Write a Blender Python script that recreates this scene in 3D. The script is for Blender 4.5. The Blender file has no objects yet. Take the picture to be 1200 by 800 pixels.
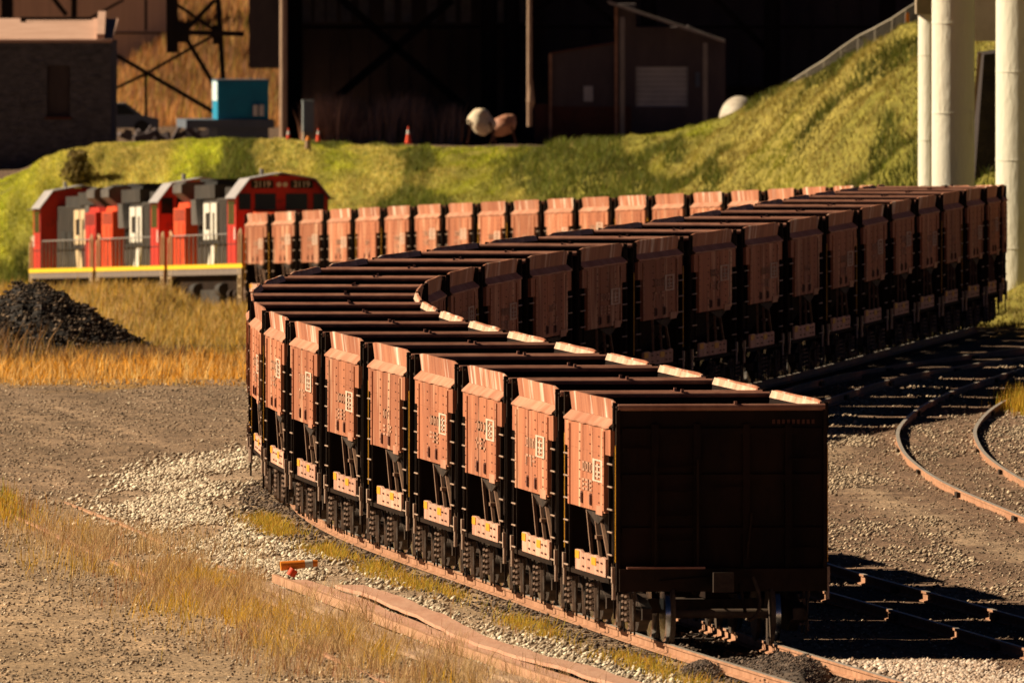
import bpy, math, random
import numpy as np
from mathutils import Vector, Matrix
random.seed(7); RNG = np.random.default_rng(11)
SC = bpy.context.scene; COL = SC.collection
FPX = 23100.0; HC = 10.92; YH = -153.0          # focal length in px of the 1200 px photo, eye height, horizon row
def s_at(d): return FPX / d
def P(px, py, d):
    s = s_at(d); return Vector(((px-600)/s, d, HC-(py-YH)/s))
# ------------------------------------------------------------------ numbers: tracks and terrain
def smooth(t): t = np.clip(t, 0, 1); return t*t*(3-2*t)
def lerp_tab(tab, v):
    a = np.array(tab, float); return np.interp(v, a[:, 0], a[:, 1])
KX = [2.55,1.82,1.07,.33,-.45,-1.23,-1.94,-2.5,-2.93,-3.17,-3.2,-3.01,-2.54,-1.79,-.88,.2,1.38,2.6,3.72,4.7,5.6,6.42,7.18,7.9,8.6,9.3,9.94,10.45,
      10.66,10.45,10.0,9.4,8.65,7.8,6.9,5.92,4.95,3.98,3.0,2.07,1.1,.147,-.82,-1.76,-2.7,-3.63,-4.56,-5.5,-6.46]
kd = [281.5+7.22*i for i in range(len(KX))]
pts = [(200,12.2),(250,6.35),(264.6,4.55)] + list(zip(kd, KX)) + [(640,-8.05),(660,-10.7),(690,-14.6),(760,-23.7),(900,-42)]
dd = np.arange(200, 900, 1.0)
xx = np.interp(dd, [p[0] for p in pts], [p[1] for p in pts])
ker = np.exp(-(np.arange(-12, 13)/4.5)**2/2); ker /= ker.sum()
xs = np.convolve(np.pad(xx, 12, mode='reflect', reflect_type='odd'), ker, mode='valid')
def XC(d): return np.interp(d, dd, xs)
ZR = [(0,0),(360,0),(400,.07),(440,.10),(460,.03),(476,-.10),(505,-.62),(534,-1.28),(580,-2.32),(628,-3.44),(700,-5.1),(1000,-6)]
zr_tab = np.convolve(np.pad(lerp_tab(ZR, dd), 12, mode='reflect', reflect_type='odd'), ker, mode='valid')
def ZRAIL(d): return np.interp(d, dd, zr_tab)
XB = [(200,16.8),(250,11.0),(288,6.77),(310,4.25),(330,2.6),(350,1.6),(365,1.9),(380,3.0),(400,5.0),(426,7.6),(438,9.7),(450,12.2),(480,18.4),(520,27)]
XCC = [(270,16.5),(300,12.0),(320,10.35),(335,9.4),(354,8.42),(370,8.1),(386,8.25),(402,9.0),(417,10.15),(438,12.4),(460,15.4),(500,22)]
XD = [(200,6.3),(265,-.55),(290,-3.05),(307,-4.75),(317,-5.75),(345,-8.5),(380,-12),(420,-16)]
def sm_tab(tab):
    x = lerp_tab(tab, dd); return np.convolve(np.pad(x, 12, mode='reflect', reflect_type='odd'), ker, mode='valid')
xb_t, xcc_t, xd_t = sm_tab(XB), sm_tab(XCC), sm_tab(XD)
def XBf(d): return np.interp(d, dd, xb_t)
def XCf(d): return np.interp(d, dd, xcc_t)
def XDf(d): return np.interp(d, dd, xd_t)
_perm = np.random.default_rng(3).random((256, 256))
def vnoise(x, y):
    x = np.asarray(x, float); y = np.asarray(y, float)
    xi = np.floor(x).astype(int); yi = np.floor(y).astype(int); fx = x-xi; fy = y-yi
    fx = fx*fx*(3-2*fx); fy = fy*fy*(3-2*fy)
    g = lambda a, b: _perm[a & 255, b & 255]
    return (g(xi,yi)*(1-fx)+g(xi+1,yi)*fx)*(1-fy)+(g(xi,yi+1)*(1-fx)+g(xi+1,yi+1)*fx)*fy
def fbm(x, y, o=4):
    r = 0; a = .5; t = 0
    for i in range(o):
        r = r+a*vnoise(x*2**i+17*i, y*2**i+5*i); t += a; a *= .5
    return r/t
CREST = [(-600,240),(-300,230),(0,214),(60,188),(110,171),(200,168),(300,168),(480,174),(640,176),(720,170),(780,158),(850,138),(900,112),(960,86),(1000,64),(1075,32),(1140,12),(1300,-40),(1800,-100)]
def hill(x):
    dc = lerp_tab([(-60,735),(0,725),(6,705),(13,655),(40,640)], x)
    db = lerp_tab([(-60,712),(-14,706),(-6,668),(0,628),(5,595),(10,548),(14,520),(60,500)], x)
    px = 600+x*FPX/dc
    zc = HC-(lerp_tab(CREST, px)-YH)*dc/FPX
    return db, dc, zc
def TZ(x, d):
    x = np.asarray(x, float); d = np.asarray(d, float)
    left = lerp_tab([(0,-.2),(415,-.2),(456,-.6),(500,-1.2),(560,-1.98),(600,-2.5),(615,-2.9),(650,-4.0),(700,-5.2),(2000,-5.4)], d)
    tr = ZRAIL(d)-.2
    xc = XC(np.clip(d, 200, 899)); off = x-xc
    left = left+.62*np.exp(-((d-585)/45)**2)*smooth((-9.4-x)/1.2)
    wl = smooth((np.abs(off)-2.1)/3.0)
    wl = np.where(off > 0, smooth((off-2.1)/2.0)*.0, wl)
    z = tr*(1-wl)+left*wl
    z = np.where((d < 430), -.185+0*z, z)
    db, dc, zc = hill(x)
    t = smooth(np.clip((d-db)/(dc-db), 0, 1)**.8)
    z = z*(1-t)+zc*t
    plat = lerp_tab([(640,-.2),(740,-.2),(800,-.8),(880,-1.25),(3000,-1.5)], d)
    sl = lerp_tab([(900,-1.25),(925,-.9),(1000,3.4),(1040,5.6),(1200,9),(3000,14)], d)*smooth((x+19.5)/3)+lerp_tab([(900,-1.25),(925,-.9),(975,.8),(1040,1.2),(3000,3)], d)*(1-smooth((x+19.5)/3))
    wx = smooth((-7-x)/3.0)
    plat = plat*(1-wx)+sl*wx if True else plat
    plat = np.where(d < 900, lerp_tab([(640,-.2),(740,-.2),(800,-.8),(880,-1.25),(3000,-1.5)], d), plat)
    t2 = smooth((d-dc)/np.maximum(18, (900-dc)*.25))
    z = np.where(d > dc, zc*(1-t2)+np.minimum(zc, plat)*t2, z)
    z = np.where(d > 900, plat, z)
    n = (fbm(x*.35, d*.08)-.5)*.5+(fbm(x*1.3+40, d*.3)-.5)*.16
    hillw = smooth((d-db)/12)*(d < 780)
    fieldw = smooth((d-430)/30)*smooth((np.abs(off)-2.4)/2)*(1-hillw)
    z = z+n*(2.6*hillw*smooth((dc+4-d)/8)+.55*fieldw)
    # heap of coal
    px_, pd = -11.7, 478.0
    r = np.sqrt(((x-px_)/3.5)**2+((d-pd)/9.0)**2)
    z = z+0*r
    z = z+(fbm(x*2.1, d*.7)-.5)*.05
    return z
# ------------------------------------------------------------------ mesh builder
class MB:
    def __init__(s): s.v = []; s.f = []; s.m = []; s.sm = []
    def add(s, vs, fs, mi=0, smooth_=False):
        b = len(s.v); s.v += [tuple(v) for v in vs]
        for f in fs: s.f.append(tuple(b+i for i in f)); s.m.append(mi); s.sm.append(smooth_)
    def box(s, x0, x1, y0, y1, z0, z1, mi=0):
        vs = [(x,y,z) for x in (x0,x1) for y in (y0,y1) for z in (z0,z1)]
        s.add(vs, [(0,1,3,2),(4,6,7,5),(0,4,5,1),(2,3,7,6),(0,2,6,4),(1,5,7,3)], mi)
    def bar(s, p, q, w, h=None, mi=0):
        p = Vector(p); q = Vector(q); h = h or w; a = (q-p).normalized()
        up = Vector((0,0,1)) if abs(a.z) < .95 else Vector((0,1,0))
        u = a.cross(up).normalized()*w/2; v = u.cross(a).normalized()*h/2
        vs = [c+sx*u+sy*v for c in (p,q) for sx,sy in ((-1,-1),(1,-1),(1,1),(-1,1))]
        s.add(vs, [(0,3,2,1),(4,5,6,7),(0,1,5,4),(1,2,6,5),(2,3,7,6),(3,0,4,7)], mi)
    def cyl(s, p, q, r, n=12, mi=0, r2=None, sm=True, cap=True):
        p = Vector(p); q = Vector(q); r2 = r if r2 is None else r2; a = (q-p).normalized()
        up = Vector((0,0,1)) if abs(a.z) < .95 else Vector((0,1,0))
        u = a.cross(up).normalized(); v = u.cross(a).normalized()
        vs = [p+r*(math.cos(t)*u+math.sin(t)*v) for t in [2*math.pi*i/n for i in range(n)]]
        vs += [q+r2*(math.cos(t)*u+math.sin(t)*v) for t in [2*math.pi*i/n for i in range(n)]]
        s.add(vs, [(i,(i+1)%n,n+(i+1)%n,n+i) for i in range(n)], mi, sm)
        if cap: s.add(vs, [tuple(range(n))[::-1], tuple(range(n,2*n))], mi)
    def prism(s, poly, axis, a, b, mi=0):       # poly: list of 2-tuples in the other two axes
        def mk(t, c):
            return {'x': (t,c[0],c[1]), 'y': (c[0],t,c[1]), 'z': (c[0],c[1],t)}[axis]
        n = len(poly); vs = [mk(a,c) for c in poly]+[mk(b,c) for c in poly]
        s.add(vs, [tuple(range(n))[::-1], tuple(range(n,2*n))]+[(i,(i+1)%n,n+(i+1)%n,n+i) for i in range(n)], mi)
    def coil(s, c, r, z0, z1, turns=5, w=.02, mi=0):
        n = turns*8; prev = None
        for i in range(n+1):
            t = i/n; a = 2*math.pi*turns*t
            p = (c[0]+r*math.cos(a), c[1]+r*math.sin(a), z0+(z1-z0)*t)
            if prev: s.bar(prev, p, w, w, mi)
            prev = p
    def build(s, name, mats, parent=None, loc=None):
        me = bpy.data.meshes.new(name); me.from_pydata(s.v, [], s.f)
        for m in (mats if isinstance(mats, (list, tuple)) else [mats]): me.materials.append(m)
        me.polygons.foreach_set('material_index', s.m); me.polygons.foreach_set('use_smooth', s.sm); me.update()
        bm_fix(me)
        o = bpy.data.objects.new(name, me); COL.objects.link(o)
        if parent: o.parent = parent
        if loc is not None: o.location = loc
        return o
import bmesh
def bm_fix(me):
    b = bmesh.new(); b.from_mesh(me); bmesh.ops.recalc_face_normals(b, faces=b.faces); b.to_mesh(me); b.free()
def big_mesh(name, V, F, mat, cols=None, uniform=3, smoothf=False):
    me = bpy.data.meshes.new(name); nv = len(V); nf = len(F)
    me.vertices.add(nv); me.vertices.foreach_set('co', np.asarray(V, np.float32).ravel())
    k = F.shape[1]; me.loops.add(nf*k); me.loops.foreach_set('vertex_index', F.astype(np.int32).ravel())
    me.polygons.add(nf); me.polygons.foreach_set('loop_start', np.arange(0, nf*k, k, dtype=np.int32))
    me.polygons.foreach_set('loop_total', np.full(nf, k, np.int32))
    if smoothf: me.polygons.foreach_set('use_smooth', np.ones(nf, bool))
    me.update(calc_edges=True)
    if cols is not None:
        a = me.color_attributes.new('tint', 'FLOAT_COLOR', 'POINT')
        c = np.ones((nv, 4), np.float32); c[:, :3] = cols; a.data.foreach_set('color', c.ravel())
    me.materials.append(mat)
    o = bpy.data.objects.new(name, me); COL.objects.link(o); return o
def tag(o, label=None, cat=None, group=None, kind=None):
    if label: o['label'] = label
    if cat: o['category'] = cat
    if group: o['group'] = group
    if kind: o['kind'] = kind
    return o
def empty(name, loc=(0,0,0), rz=0, label=None, cat=None, group=None):
    o = bpy.data.objects.new(name, None); COL.objects.link(o); o.location = loc; o.rotation_euler = (0,0,rz)
    o.empty_display_size = .3
    return tag(o, label, cat, group)
def copy_tree(o, parent=None):
    c = o.copy(); COL.objects.link(c)
    if parent: c.parent = parent
    for ch in o.children: copy_tree(ch, c)
    return c
# ------------------------------------------------------------------ materials
def mat(name, c1, c2=None, rough=.75, scale=3.0, stretch=(1,1,1), bump=.0, bscale=None, metal=0.0, rnd=0.0, attr=False, contrast=(.35,.65), c3=None, c3s=1.0, c3t=(.6,.7), vor=None, spec=.3, grime=None):
    m = bpy.data.materials.new(name); m.use_nodes = True; N = m.node_tree.nodes; L = m.node_tree.links
    b = N['Principled BSDF']; b.inputs['Roughness'].default_value = rough; b.inputs['Metallic'].default_value = metal
    b.inputs['Specular IOR Level'].default_value = spec
    tc = N.new('ShaderNodeTexCoord'); mp = N.new('ShaderNodeMapping'); mp.inputs['Scale'].default_value = stretch
    oi = N.new('ShaderNodeObjectInfo'); ad = N.new('ShaderNodeVectorMath'); ad.operation = 'MULTIPLY_ADD'
    L.new(oi.outputs['Random'], ad.inputs[0]); ad.inputs[1].default_value = (37, 53, 71) if rnd else (0,0,0); L.new(tc.outputs['Object'], ad.inputs[2])
    L.new(ad.outputs[0], mp.inputs['Vector'])
    def noise(sc, det=5):
        n = N.new('ShaderNodeTexNoise'); n.inputs['Scale'].default_value = sc; n.inputs['Detail'].default_value = det; n.inputs['Roughness'].default_value = .65
        L.new(mp.outputs[0], n.inputs['Vector']); return n.outputs['Fac']
    def ramp(sock, lo, hi):
        r = N.new('ShaderNodeMapRange'); r.inputs[1].default_value = lo; r.inputs[2].default_value = hi; L.new(sock, r.inputs[0]); return r.outputs[0]
    def mix(f, a, bb, mode='MIX'):
        x = N.new('ShaderNodeMix'); x.data_type = 'RGBA'; x.blend_type = mode
        if isinstance(f, float): x.inputs[0].default_value = f
        else: L.new(f, x.inputs[0])
        for i, q in ((6, a), (7, bb)):
            if isinstance(q, tuple): x.inputs[i].default_value = (*q, 1)
            else: L.new(q, x.inputs[i])
        return x.outputs[2]
    if attr:
        at = N.new('ShaderNodeAttribute'); at.attribute_name = 'tint'; base = at.outputs['Color']
        g = ramp(noise(scale), contrast[0], contrast[1])
        base = mix(1.0, base, mix(g, c1, c2), 'MULTIPLY') if c2 else base
    else:
        base = mix(ramp(noise(scale), contrast[0], contrast[1]), c1, c2) if c2 else c1
    if c3: base = mix(ramp(noise(c3s, 3), c3t[0], c3t[1]), base, c3)
    if grime:    # (scale, colour, low, high): patches of dirt with a shape of their own
        base = mix(ramp(noise(grime[0], 7), grime[2], grime[3]), base, grime[1])
    if vor:      # speckle of individual stones: (scale, colour, threshold)
        v = N.new('ShaderNodeTexVoronoi'); v.inputs['Scale'].default_value = vor[0]; L.new(tc.outputs['Object'], v.inputs['Vector'])
        sp = N.new('ShaderNodeSeparateColor'); L.new(v.outputs['Color'], sp.inputs[0])
        base = mix(ramp(sp.outputs[0], vor[2], vor[2]+.08), base, mix(1.0, base, vor[1], 'MULTIPLY'))
        base = mix(ramp(sp.outputs[1], .55, .95), base, mix(1.0, base, (.55,.55,.55), 'MULTIPLY'))
    if rnd:
        mr = N.new('ShaderNodeMapRange'); mr.inputs[3].default_value = 1-rnd; mr.inputs[4].default_value = 1+rnd; L.new(oi.outputs['Random'], mr.inputs[0])
        cb = N.new('ShaderNodeCombineColor')
        for i in range(3): L.new(mr.outputs[0], cb.inputs[i])
        base = mix(1.0, base, cb.outputs[0], 'MULTIPLY')
    if isinstance(base, tuple): b.inputs['Base Color'].default_value = (*base, 1)
    else: L.new(base, b.inputs['Base Color'])
    if bump:
        bp = N.new('ShaderNodeBump'); bp.inputs['Strength'].default_value = 1.0; bp.inputs['Distance'].default_value = bump
        L.new(noise(bscale or scale*3), bp.inputs['Height']); L.new(bp.outputs[0], b.inputs['Normal'])
    return m
M = {}
M['rust'] = mat('rust_paint', (.29,.098,.052), (.50,.19,.10), .7, 1.1, (1.1,1.1,.22), bump=.008, bscale=6, rnd=.26, c3=(.80,.50,.33), c3s=1.3, c3t=(.56,.74), grime=(3.2,(.16,.06,.04),.57,.74))
M['rusty_ledge'] = mat('worn_ledge_steel', (.42,.17,.10), (.58,.30,.20), .6, 1.2, (1,1,1), bump=.01, bscale=6, rnd=.1)
M['board'] = mat('side_board_paint', (.33,.115,.065), (.54,.235,.14), .65, 1.2, (1.3,1.3,.25), bump=.006, bscale=5, rnd=.12, c3=(.88,.72,.6), c3s=1.1, c3t=(.53,.68), grime=(3.5,(.18,.07,.045),.58,.74))
M['stain'] = mat('pale_wash_stain', (.62,.36,.26), (.42,.16,.1), .8, 3, (3,3,.4), rnd=.1)
M['dark'] = mat('shade_dark_steel', (.016,.011,.009), (.030,.018,.013), .9, 2.0, bump=.005, spec=.08)  # near-black steel, darkened so parts in shade stay black
M['rim'] = mat('rubbed_brown_rim', (.24,.10,.07), (.36,.17,.12), .55, 3.0, rnd=.2)
M['inner'] = mat('hopper_inner_steel', (.50,.28,.18), (.8,.58,.45), .7, 1.5, c3=(.2,.08,.05), c3s=2)
M['endsheet'] = mat('end_sheet_steel', (.010,.007,.007), (.022,.012,.009), .9, 1.5, (1,1,.4), spec=.08)  # shade of the car ends and hopper is put into this near-black
M['rung'] = mat('rubbed_rung_steel', (.32,.2,.15), (.5,.36,.28), .5, 8)
M['yellow'] = mat('reflector_yellow', (.85,.42,.02), (.7,.3,.02), .5, 9)
M['plate'] = mat('pale_pink_plate', (.52,.25,.17), (.68,.42,.32), .7, 2.5, (1.5,1.5,.5), rnd=.2, grime=(4,(.25,.1,.06),.56,.72))
M['stencil'] = mat('faded_stencil', (.58,.34,.23), (.44,.2,.13), .8, 5)
M['white_stencil'] = mat('white_stencil', (.72,.60,.50), (.55,.36,.26), .8, 12)
M['rivet'] = mat('rivet_dark_steel', (.10,.035,.025))  # one dark brown for rivets, slots and bolt heads
M['brace'] = mat('worn_brace_steel', (.18,.10,.07), (.3,.18,.12), .6, 6)
M['truck'] = mat('truck_iron', (.022,.015,.012), (.06,.038,.028), .8, 5, bump=.004)
M['spring'] = mat('spring_iron', (.10,.065,.05), (.24,.15,.11), .6, 5)
M['wheel'] = mat('wheel_iron', (.06,.04,.032), (.1,.07,.05), .7, 4)
M['tread'] = mat('polished_tread', (.55,.58,.62), (.45,.47,.5), .22, 6, metal=1.0)
M['rail_rust'] = mat('rail_web_rust', (.34,.17,.10), (.50,.27,.17), .8, 3, (1,1,1), rnd=.05)
M['rail_top'] = mat('worn_rail_head', (.60,.56,.52), (.42,.34,.29), .4, 4, metal=.25)
M['old_rail'] = mat('old_rail_rust', (.42,.22,.14), (.55,.32,.2), .8, 2)
M['tie'] = mat('tie_timber', (.06,.042,.032), (.13,.09,.065), .9, 4, (1,4,1), bump=.01)
M['belt'] = mat('dusty_belt_rubber', (.50,.27,.19), (.60,.36,.26), .85, 2, (2,.3,1), bump=.008, bscale=4)
M['plank'] = mat('weathered_plank', (.36,.22,.15), (.52,.36,.25), .9, 3, (4,.3,1), bump=.01)
M['ground'] = mat('yard_ground', (.78,.78,.78), (1.22,1.2,1.15), .95, 1.6, (1,.35,1), bump=.05, bscale=10, attr=True, vor=(16, (1.9,1.8,1.65), .86), spec=.1)
M['stone'] = mat('ballast_stone', (.85,.85,.85), (1.1,1.1,1.1), .9, 20, attr=True, spec=.1)
M['grass'] = mat('grass_blade', (.9,.9,.9), (1.1,1.1,1.1), .7, 5, attr=True, spec=.15)
gN = M['grass'].node_tree; _b = gN.nodes['Principled BSDF']; _t = gN.nodes.new('ShaderNodeBsdfTranslucent'); _mx = gN.nodes.new('ShaderNodeMixShader')
_mx.inputs[0].default_value = .35; gN.links.new(_b.outputs[0], _mx.inputs[1]); gN.links.new(_t.outputs[0], _mx.inputs[2])
gN.links.new(_b.inputs['Base Color'].links[0].from_socket, _t.inputs['Color']); gN.links.new(_mx.outputs[0], gN.nodes['Material Output'].inputs['Surface'])
M['coal'] = mat('coal_heap', (.010,.008,.009), (.035,.028,.026), .8, 3, bump=.12, bscale=4, c3=(.13,.10,.08), c3s=1.5, c3t=(.62,.72), vor=(7,(3.2,3,2.8),.8))
M['ore_dust'] = mat('ore_dust', (.07,.055,.05), (.17,.125,.10), .95, 2, bump=.03, bscale=8)
M['loco_red'] = mat('locomotive_red', (.62,.04,.028), (.48,.034,.026), .5, 1, c3=(.34,.03,.03), c3s=2, grime=(2.5,(.12,.03,.025),.56,.75))
M['loco_red_lit'] = mat('locomotive_red_sunlit', (.85,.10,.03), (.75,.08,.03), .45, 1)  # sunlight on the red paint put in as a brighter orange copy
M['loco_black'] = mat('faded_black_paint', (.030,.029,.029), (.065,.058,.054), .6, 1.5, (1,1,.4))
M['loco_dark'] = mat('grille_black', (.018,.018,.018), (.03,.03,.03), .7)
M['loco_grey'] = mat('roof_grey', (.20,.19,.19), (.3,.28,.27), .6, 2)
M['wing_grey'] = mat('radiator_grey', (.075,.07,.07), (.13,.12,.115), .6, 2)
M['edge_yellow'] = mat('edge_yellow', (.90,.62,.03), (.8,.5,.03), .6, 6)
M['frame_grey'] = mat('dusty_frame_grey', (.16,.13,.12), (.22,.18,.16), .7, 2)
M['loco_roof'] = mat('sunlit_roof_grey', (.45,.43,.46), (.36,.34,.36), .5, 2)  # sunlight on the cab roof put into this paler grey
M['white'] = mat('white_paint', (.8,.78,.74), (.7,.67,.6), .5, 3)
M['cream'] = mat('aged_white_paint', (.72,.56,.36), (.6,.45,.28), .6, 3)
M['glass'] = mat('cab_glass', (.008,.01,.012), (.012,.016,.016), .15, 1, spec=.25)
M['lamp'] = mat('lamp_lens', (.75,.7,.6), (.8,.75,.65), .2)
M['concrete'] = mat('concrete', (.84,.80,.68), (.9,.87,.76), .9, 1.0, (1,1,.3), bump=.03, bscale=9, c3=(.55,.47,.35), c3s=1.2, c3t=(.62,.8))
M['concrete_dark'] = mat('shaded_concrete', (.35,.28,.2), (.45,.36,.27), .9, 1.0, bump=.02)  # concrete darkened to carry the cap beams' shade; small bases reuse it
M['darkstone'] = mat('black_stone', (.075,.073,.085), (.15,.14,.16), .9, 2.5, (1,1,2), bump=.08, bscale=5, c3=(.12,.11,.12), c3s=3, c3t=(.62,.7))
M['pinkroof'] = mat('pink_roofing', (.50,.30,.23), (.60,.38,.30), .9, .8)
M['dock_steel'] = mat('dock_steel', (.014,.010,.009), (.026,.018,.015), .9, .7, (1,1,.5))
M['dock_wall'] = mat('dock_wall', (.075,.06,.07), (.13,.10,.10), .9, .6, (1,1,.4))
M['dim_pane'] = mat('dusty_pane', (.42,.36,.3), (.26,.22,.19), .6, 2)
M['post_wood'] = mat('pale_timber', (.32,.2,.14), (.46,.32,.23), .9, 2, (4,4,.4), bump=.02)
M['brown_metal'] = mat('brown_cladding', (.12,.04,.025), (.08,.03,.02), .8, 1.5)
M['grey_wall'] = mat('grey_cladding', (.62,.52,.46), (.72,.6,.53), .9, .8, (6,6,.2))
M['door_grey'] = mat('grey_door', (.45,.44,.44), (.56,.54,.53), .8, 1)
M['awning'] = mat('awning_sheet', (.32,.28,.26), (.22,.2,.19), .8, 1)
M['blue'] = mat('teal_blue_paint', (.012,.30,.50), (.018,.24,.42), .6, 1.5)
M['bluegrey'] = mat('blue_grey_base', (.10,.13,.18), (.14,.16,.2), .8, 1.5)
M['pale_blue'] = mat('pale_lit_panel', (.7,.85,.9), (.6,.8,.85), .6, 1)  # sunlight on the container's left face, painted as a pale colour
M['cabinet'] = mat('cabinet_grey', (.30,.34,.36), (.24,.27,.29), .6, 1)
M['cone'] = mat('cone_orange', (.85,.08,.03), (.75,.07,.02), .6, 2)
M['tank'] = mat('cream_tank', (.82,.72,.55), (.66,.5,.36), .7, 3, bump=.04, bscale=3)
M['leg_brown'] = mat('brown_leg', (.16,.07,.05), (.1,.05,.04), .8)
M['culvert'] = mat('pale_culvert', (.62,.56,.47), (.4,.34,.28), .6, 4)
M['fence'] = mat('galvanised_fence', (.4,.36,.33), (.5,.44,.4), .6, 3)
M['orange'] = mat('orange_plastic', (.85,.27,.03), (.8,.22,.02), .5, 4)
M['shrub'] = mat('shrub_stem', (.09,.06,.04), (.14,.1,.06), .9)
M['rock'] = mat('dark_rock', (.03,.024,.026), (.06,.045,.045), .95, 1.0, bump=.2, bscale=2)
# ------------------------------------------------------------------ ground sheet
def ground():
    X = np.concatenate([[-3000,-1200,-500,-220,-120,-70,-45],np.arange(-34,34.01,.2),[45,70,120,220,500,1200,3000]])
    D = np.concatenate([[-600,-200,0,60,120,170,205,230],np.arange(245,470,.6),np.arange(470,720,.8),np.arange(720,1060,3),[1080,1150,1300,1700,2500,4500]])
    GX, GD = np.meshgrid(X, D)
    xf, df = GX.ravel(), GD.ravel()
    Z = TZ(xf, df)
    n1 = fbm(xf*.8, df*.18); n2 = fbm(xf*3.1+9, df*.8+4); n3 = fbm(xf*.25+3, df*.05)
    def C(*c): return np.array(c)
    col = np.zeros((len(xf), 3))
    road = C(.42,.30,.205); yard = C(.29,.205,.148)
    t = smooth((df-318)/40+(n1-.5)*.9)[:, None]
    col[:] = road*(1-t)+yard*t
    rut = fbm((xf-XDf(np.clip(df,200,899)))*1.9+7, df*.018+3); col *= (.62+.78*rut)[:, None]
    rightbrown = C(.235,.155,.115)
    xc = XC(np.clip(df, 200, 899)); off = xf-xc
    t = smooth((off-1.5)/1.0)[:, None]*(df < 470)[:, None]; col = col*(1-t)+rightbrown*t
    col *= (.72+.56*n1)[:, None]*(.8+.4*n2)[:, None]
    # pale ballast shoulders
    def band(c0, w, soft=.5): return smooth((w-np.abs(off-c0))/soft+(n2-.5)*1.2+(n1-.5)*.8)
    bl = band(-2.9, 1.15)*(df < 385)*smooth((385-df)/25)
    offb = xf-XBf(np.clip(df, 200, 899))
    br = smooth((.75-np.abs(off-2.35))/.4+(n2-.5)*.8)*(df < 275)
    br2 = smooth((.8-np.abs(xf-XCf(np.clip(df,200,899))-(-2.2)))/.8+(n2-.5)*1.6)*.8*(df < 450)
    for wgt, c in ((bl, C(.42,.31,.23)), (br, C(.42,.33,.27)), (br2, C(.4,.29,.21))):
        wgt = np.clip(wgt, 0, 1)[:, None]; col = col*(1-wgt)+c*wgt
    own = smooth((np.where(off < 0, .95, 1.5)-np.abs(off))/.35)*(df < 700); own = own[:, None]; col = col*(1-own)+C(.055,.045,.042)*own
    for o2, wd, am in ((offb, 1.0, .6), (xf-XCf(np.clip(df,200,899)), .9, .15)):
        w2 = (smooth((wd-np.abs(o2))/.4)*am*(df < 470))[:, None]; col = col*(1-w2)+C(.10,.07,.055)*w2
    # tyre tracks on the dirt road
    # grass zones
    g = smooth((df-424-(n1-.5)*22)/6)*((off < -1.8) | (df > 470)); g = g[:, None]
    gc = C(.48,.27,.10)*(1-n2[:,None]*.6)+C(.18,.14,.05)*n2[:,None]*.6
    col = col*(1-g)+gc*g
    db, dc, zc = hill(xf)
    h = smooth((df-db+6+(n1-.5)*10)/14)[:, None]
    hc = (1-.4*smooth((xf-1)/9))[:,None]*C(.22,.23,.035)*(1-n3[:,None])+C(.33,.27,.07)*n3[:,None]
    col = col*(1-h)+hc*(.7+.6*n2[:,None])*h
    p = smooth((df-dc-4)/6)[:, None]; col = col*(1-p)+C(.17,.115,.085)*p
    bs = (smooth((-7-xf)/3)*(df > 915))[:, None]; col = col*(1-bs)+C(.28,.14,.06)*(.5+n2[:,None])*bs
    col = np.clip(col, 0, 1)
    nx, nd = len(X), len(D); idx = np.arange(nx*nd).reshape(nd, nx)
    F = np.stack([idx[:-1,:-1].ravel(), idx[:-1,1:].ravel(), idx[1:,1:].ravel(), idx[1:,:-1].ravel()], 1)
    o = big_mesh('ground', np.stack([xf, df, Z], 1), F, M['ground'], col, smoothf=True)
    tag(o, kind='structure')
ground()
# ------------------------------------------------------------------ scatter: stones and blades
def stones(name, x, d, size, cols, label, cat, zoff=0.0):
    n = len(x); base = np.array([[1,0,0],[-1,0,0],[0,1,0],[0,-1,0],[0,0,1],[0,0,-.6]], float)
    a = RNG.random(n)*6.28; sc = size[:, None]*(.6+.8*RNG.random((n, 3))); sc[:, 2] *= .75
    V = base[None]*sc[:, None, :]; V = V+(RNG.random((n, 6, 3))-.5)*size[:, None, None]*.5
    ca, sa = np.cos(a)[:, None], np.sin(a)[:, None]
    Vx = V[..., 0]*ca-V[..., 1]*sa; Vy = V[..., 0]*sa+V[..., 1]*ca
    V = np.stack([Vx+x[:, None], Vy+d[:, None], V[..., 2]+(TZ(x, d)+size*.25+zoff)[:, None]], -1).reshape(-1, 3)
    f = np.array([[0,2,4],[2,1,4],[1,3,4],[3,0,4],[2,0,5],[1,2,5],[3,1,5],[0,3,5]])
    F = (f[None]+np.arange(n)[:, None, None]*6).reshape(-1, 3)
    o = big_mesh(name, V, F, M['stone'], np.repeat(cols, 6, 0)); return tag(o, label, cat, kind='stuff')
def stone_cols(n, a, b, jit=.25):
    t = RNG.random(n)[:, None]; c = np.array(a)*(1-t)+np.array(b)*t
    return np.clip(c*(1+(RNG.random(n)[:, None]-.5)*2*jit), 0, .9)
n = 27000
d = RNG.uniform(258, 385, n)**1.0; off = -2.9+RNG.normal(0, .62, n)-.25*smooth((d-320)/60)*RNG.random(n)*2
x = XC(d)+off; keep = (d < 372+RNG.normal(0, 8, n)) & (off < -1.55) & (fbm(x*1.6+4, d*.22+9) > .33+.2*RNG.random(n)); x, d = x[keep], d[keep]
stones('ballast_stones', x, d, RNG.uniform(.028,.062,len(x)), stone_cols(len(x), (.3,.22,.155), (.88,.76,.6), .3), 'pale crushed stone ballast along the left of the train', 'ballast')
n = 9000
d = RNG.uniform(255, 276, n); off = RNG.normal(2.3, .5, n); x = XC(d)+off; k = (off > .95) & (off < 3.5); x, d = x[k], d[k]
stones('ballast_stones', x, d, RNG.uniform(.03,.065,len(x)), stone_cols(len(x), (.42,.28,.2), (.85,.7,.6), .3), 'pale pinkish ballast between the two near tracks at lower right', 'ballast')
n = 70000
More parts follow.
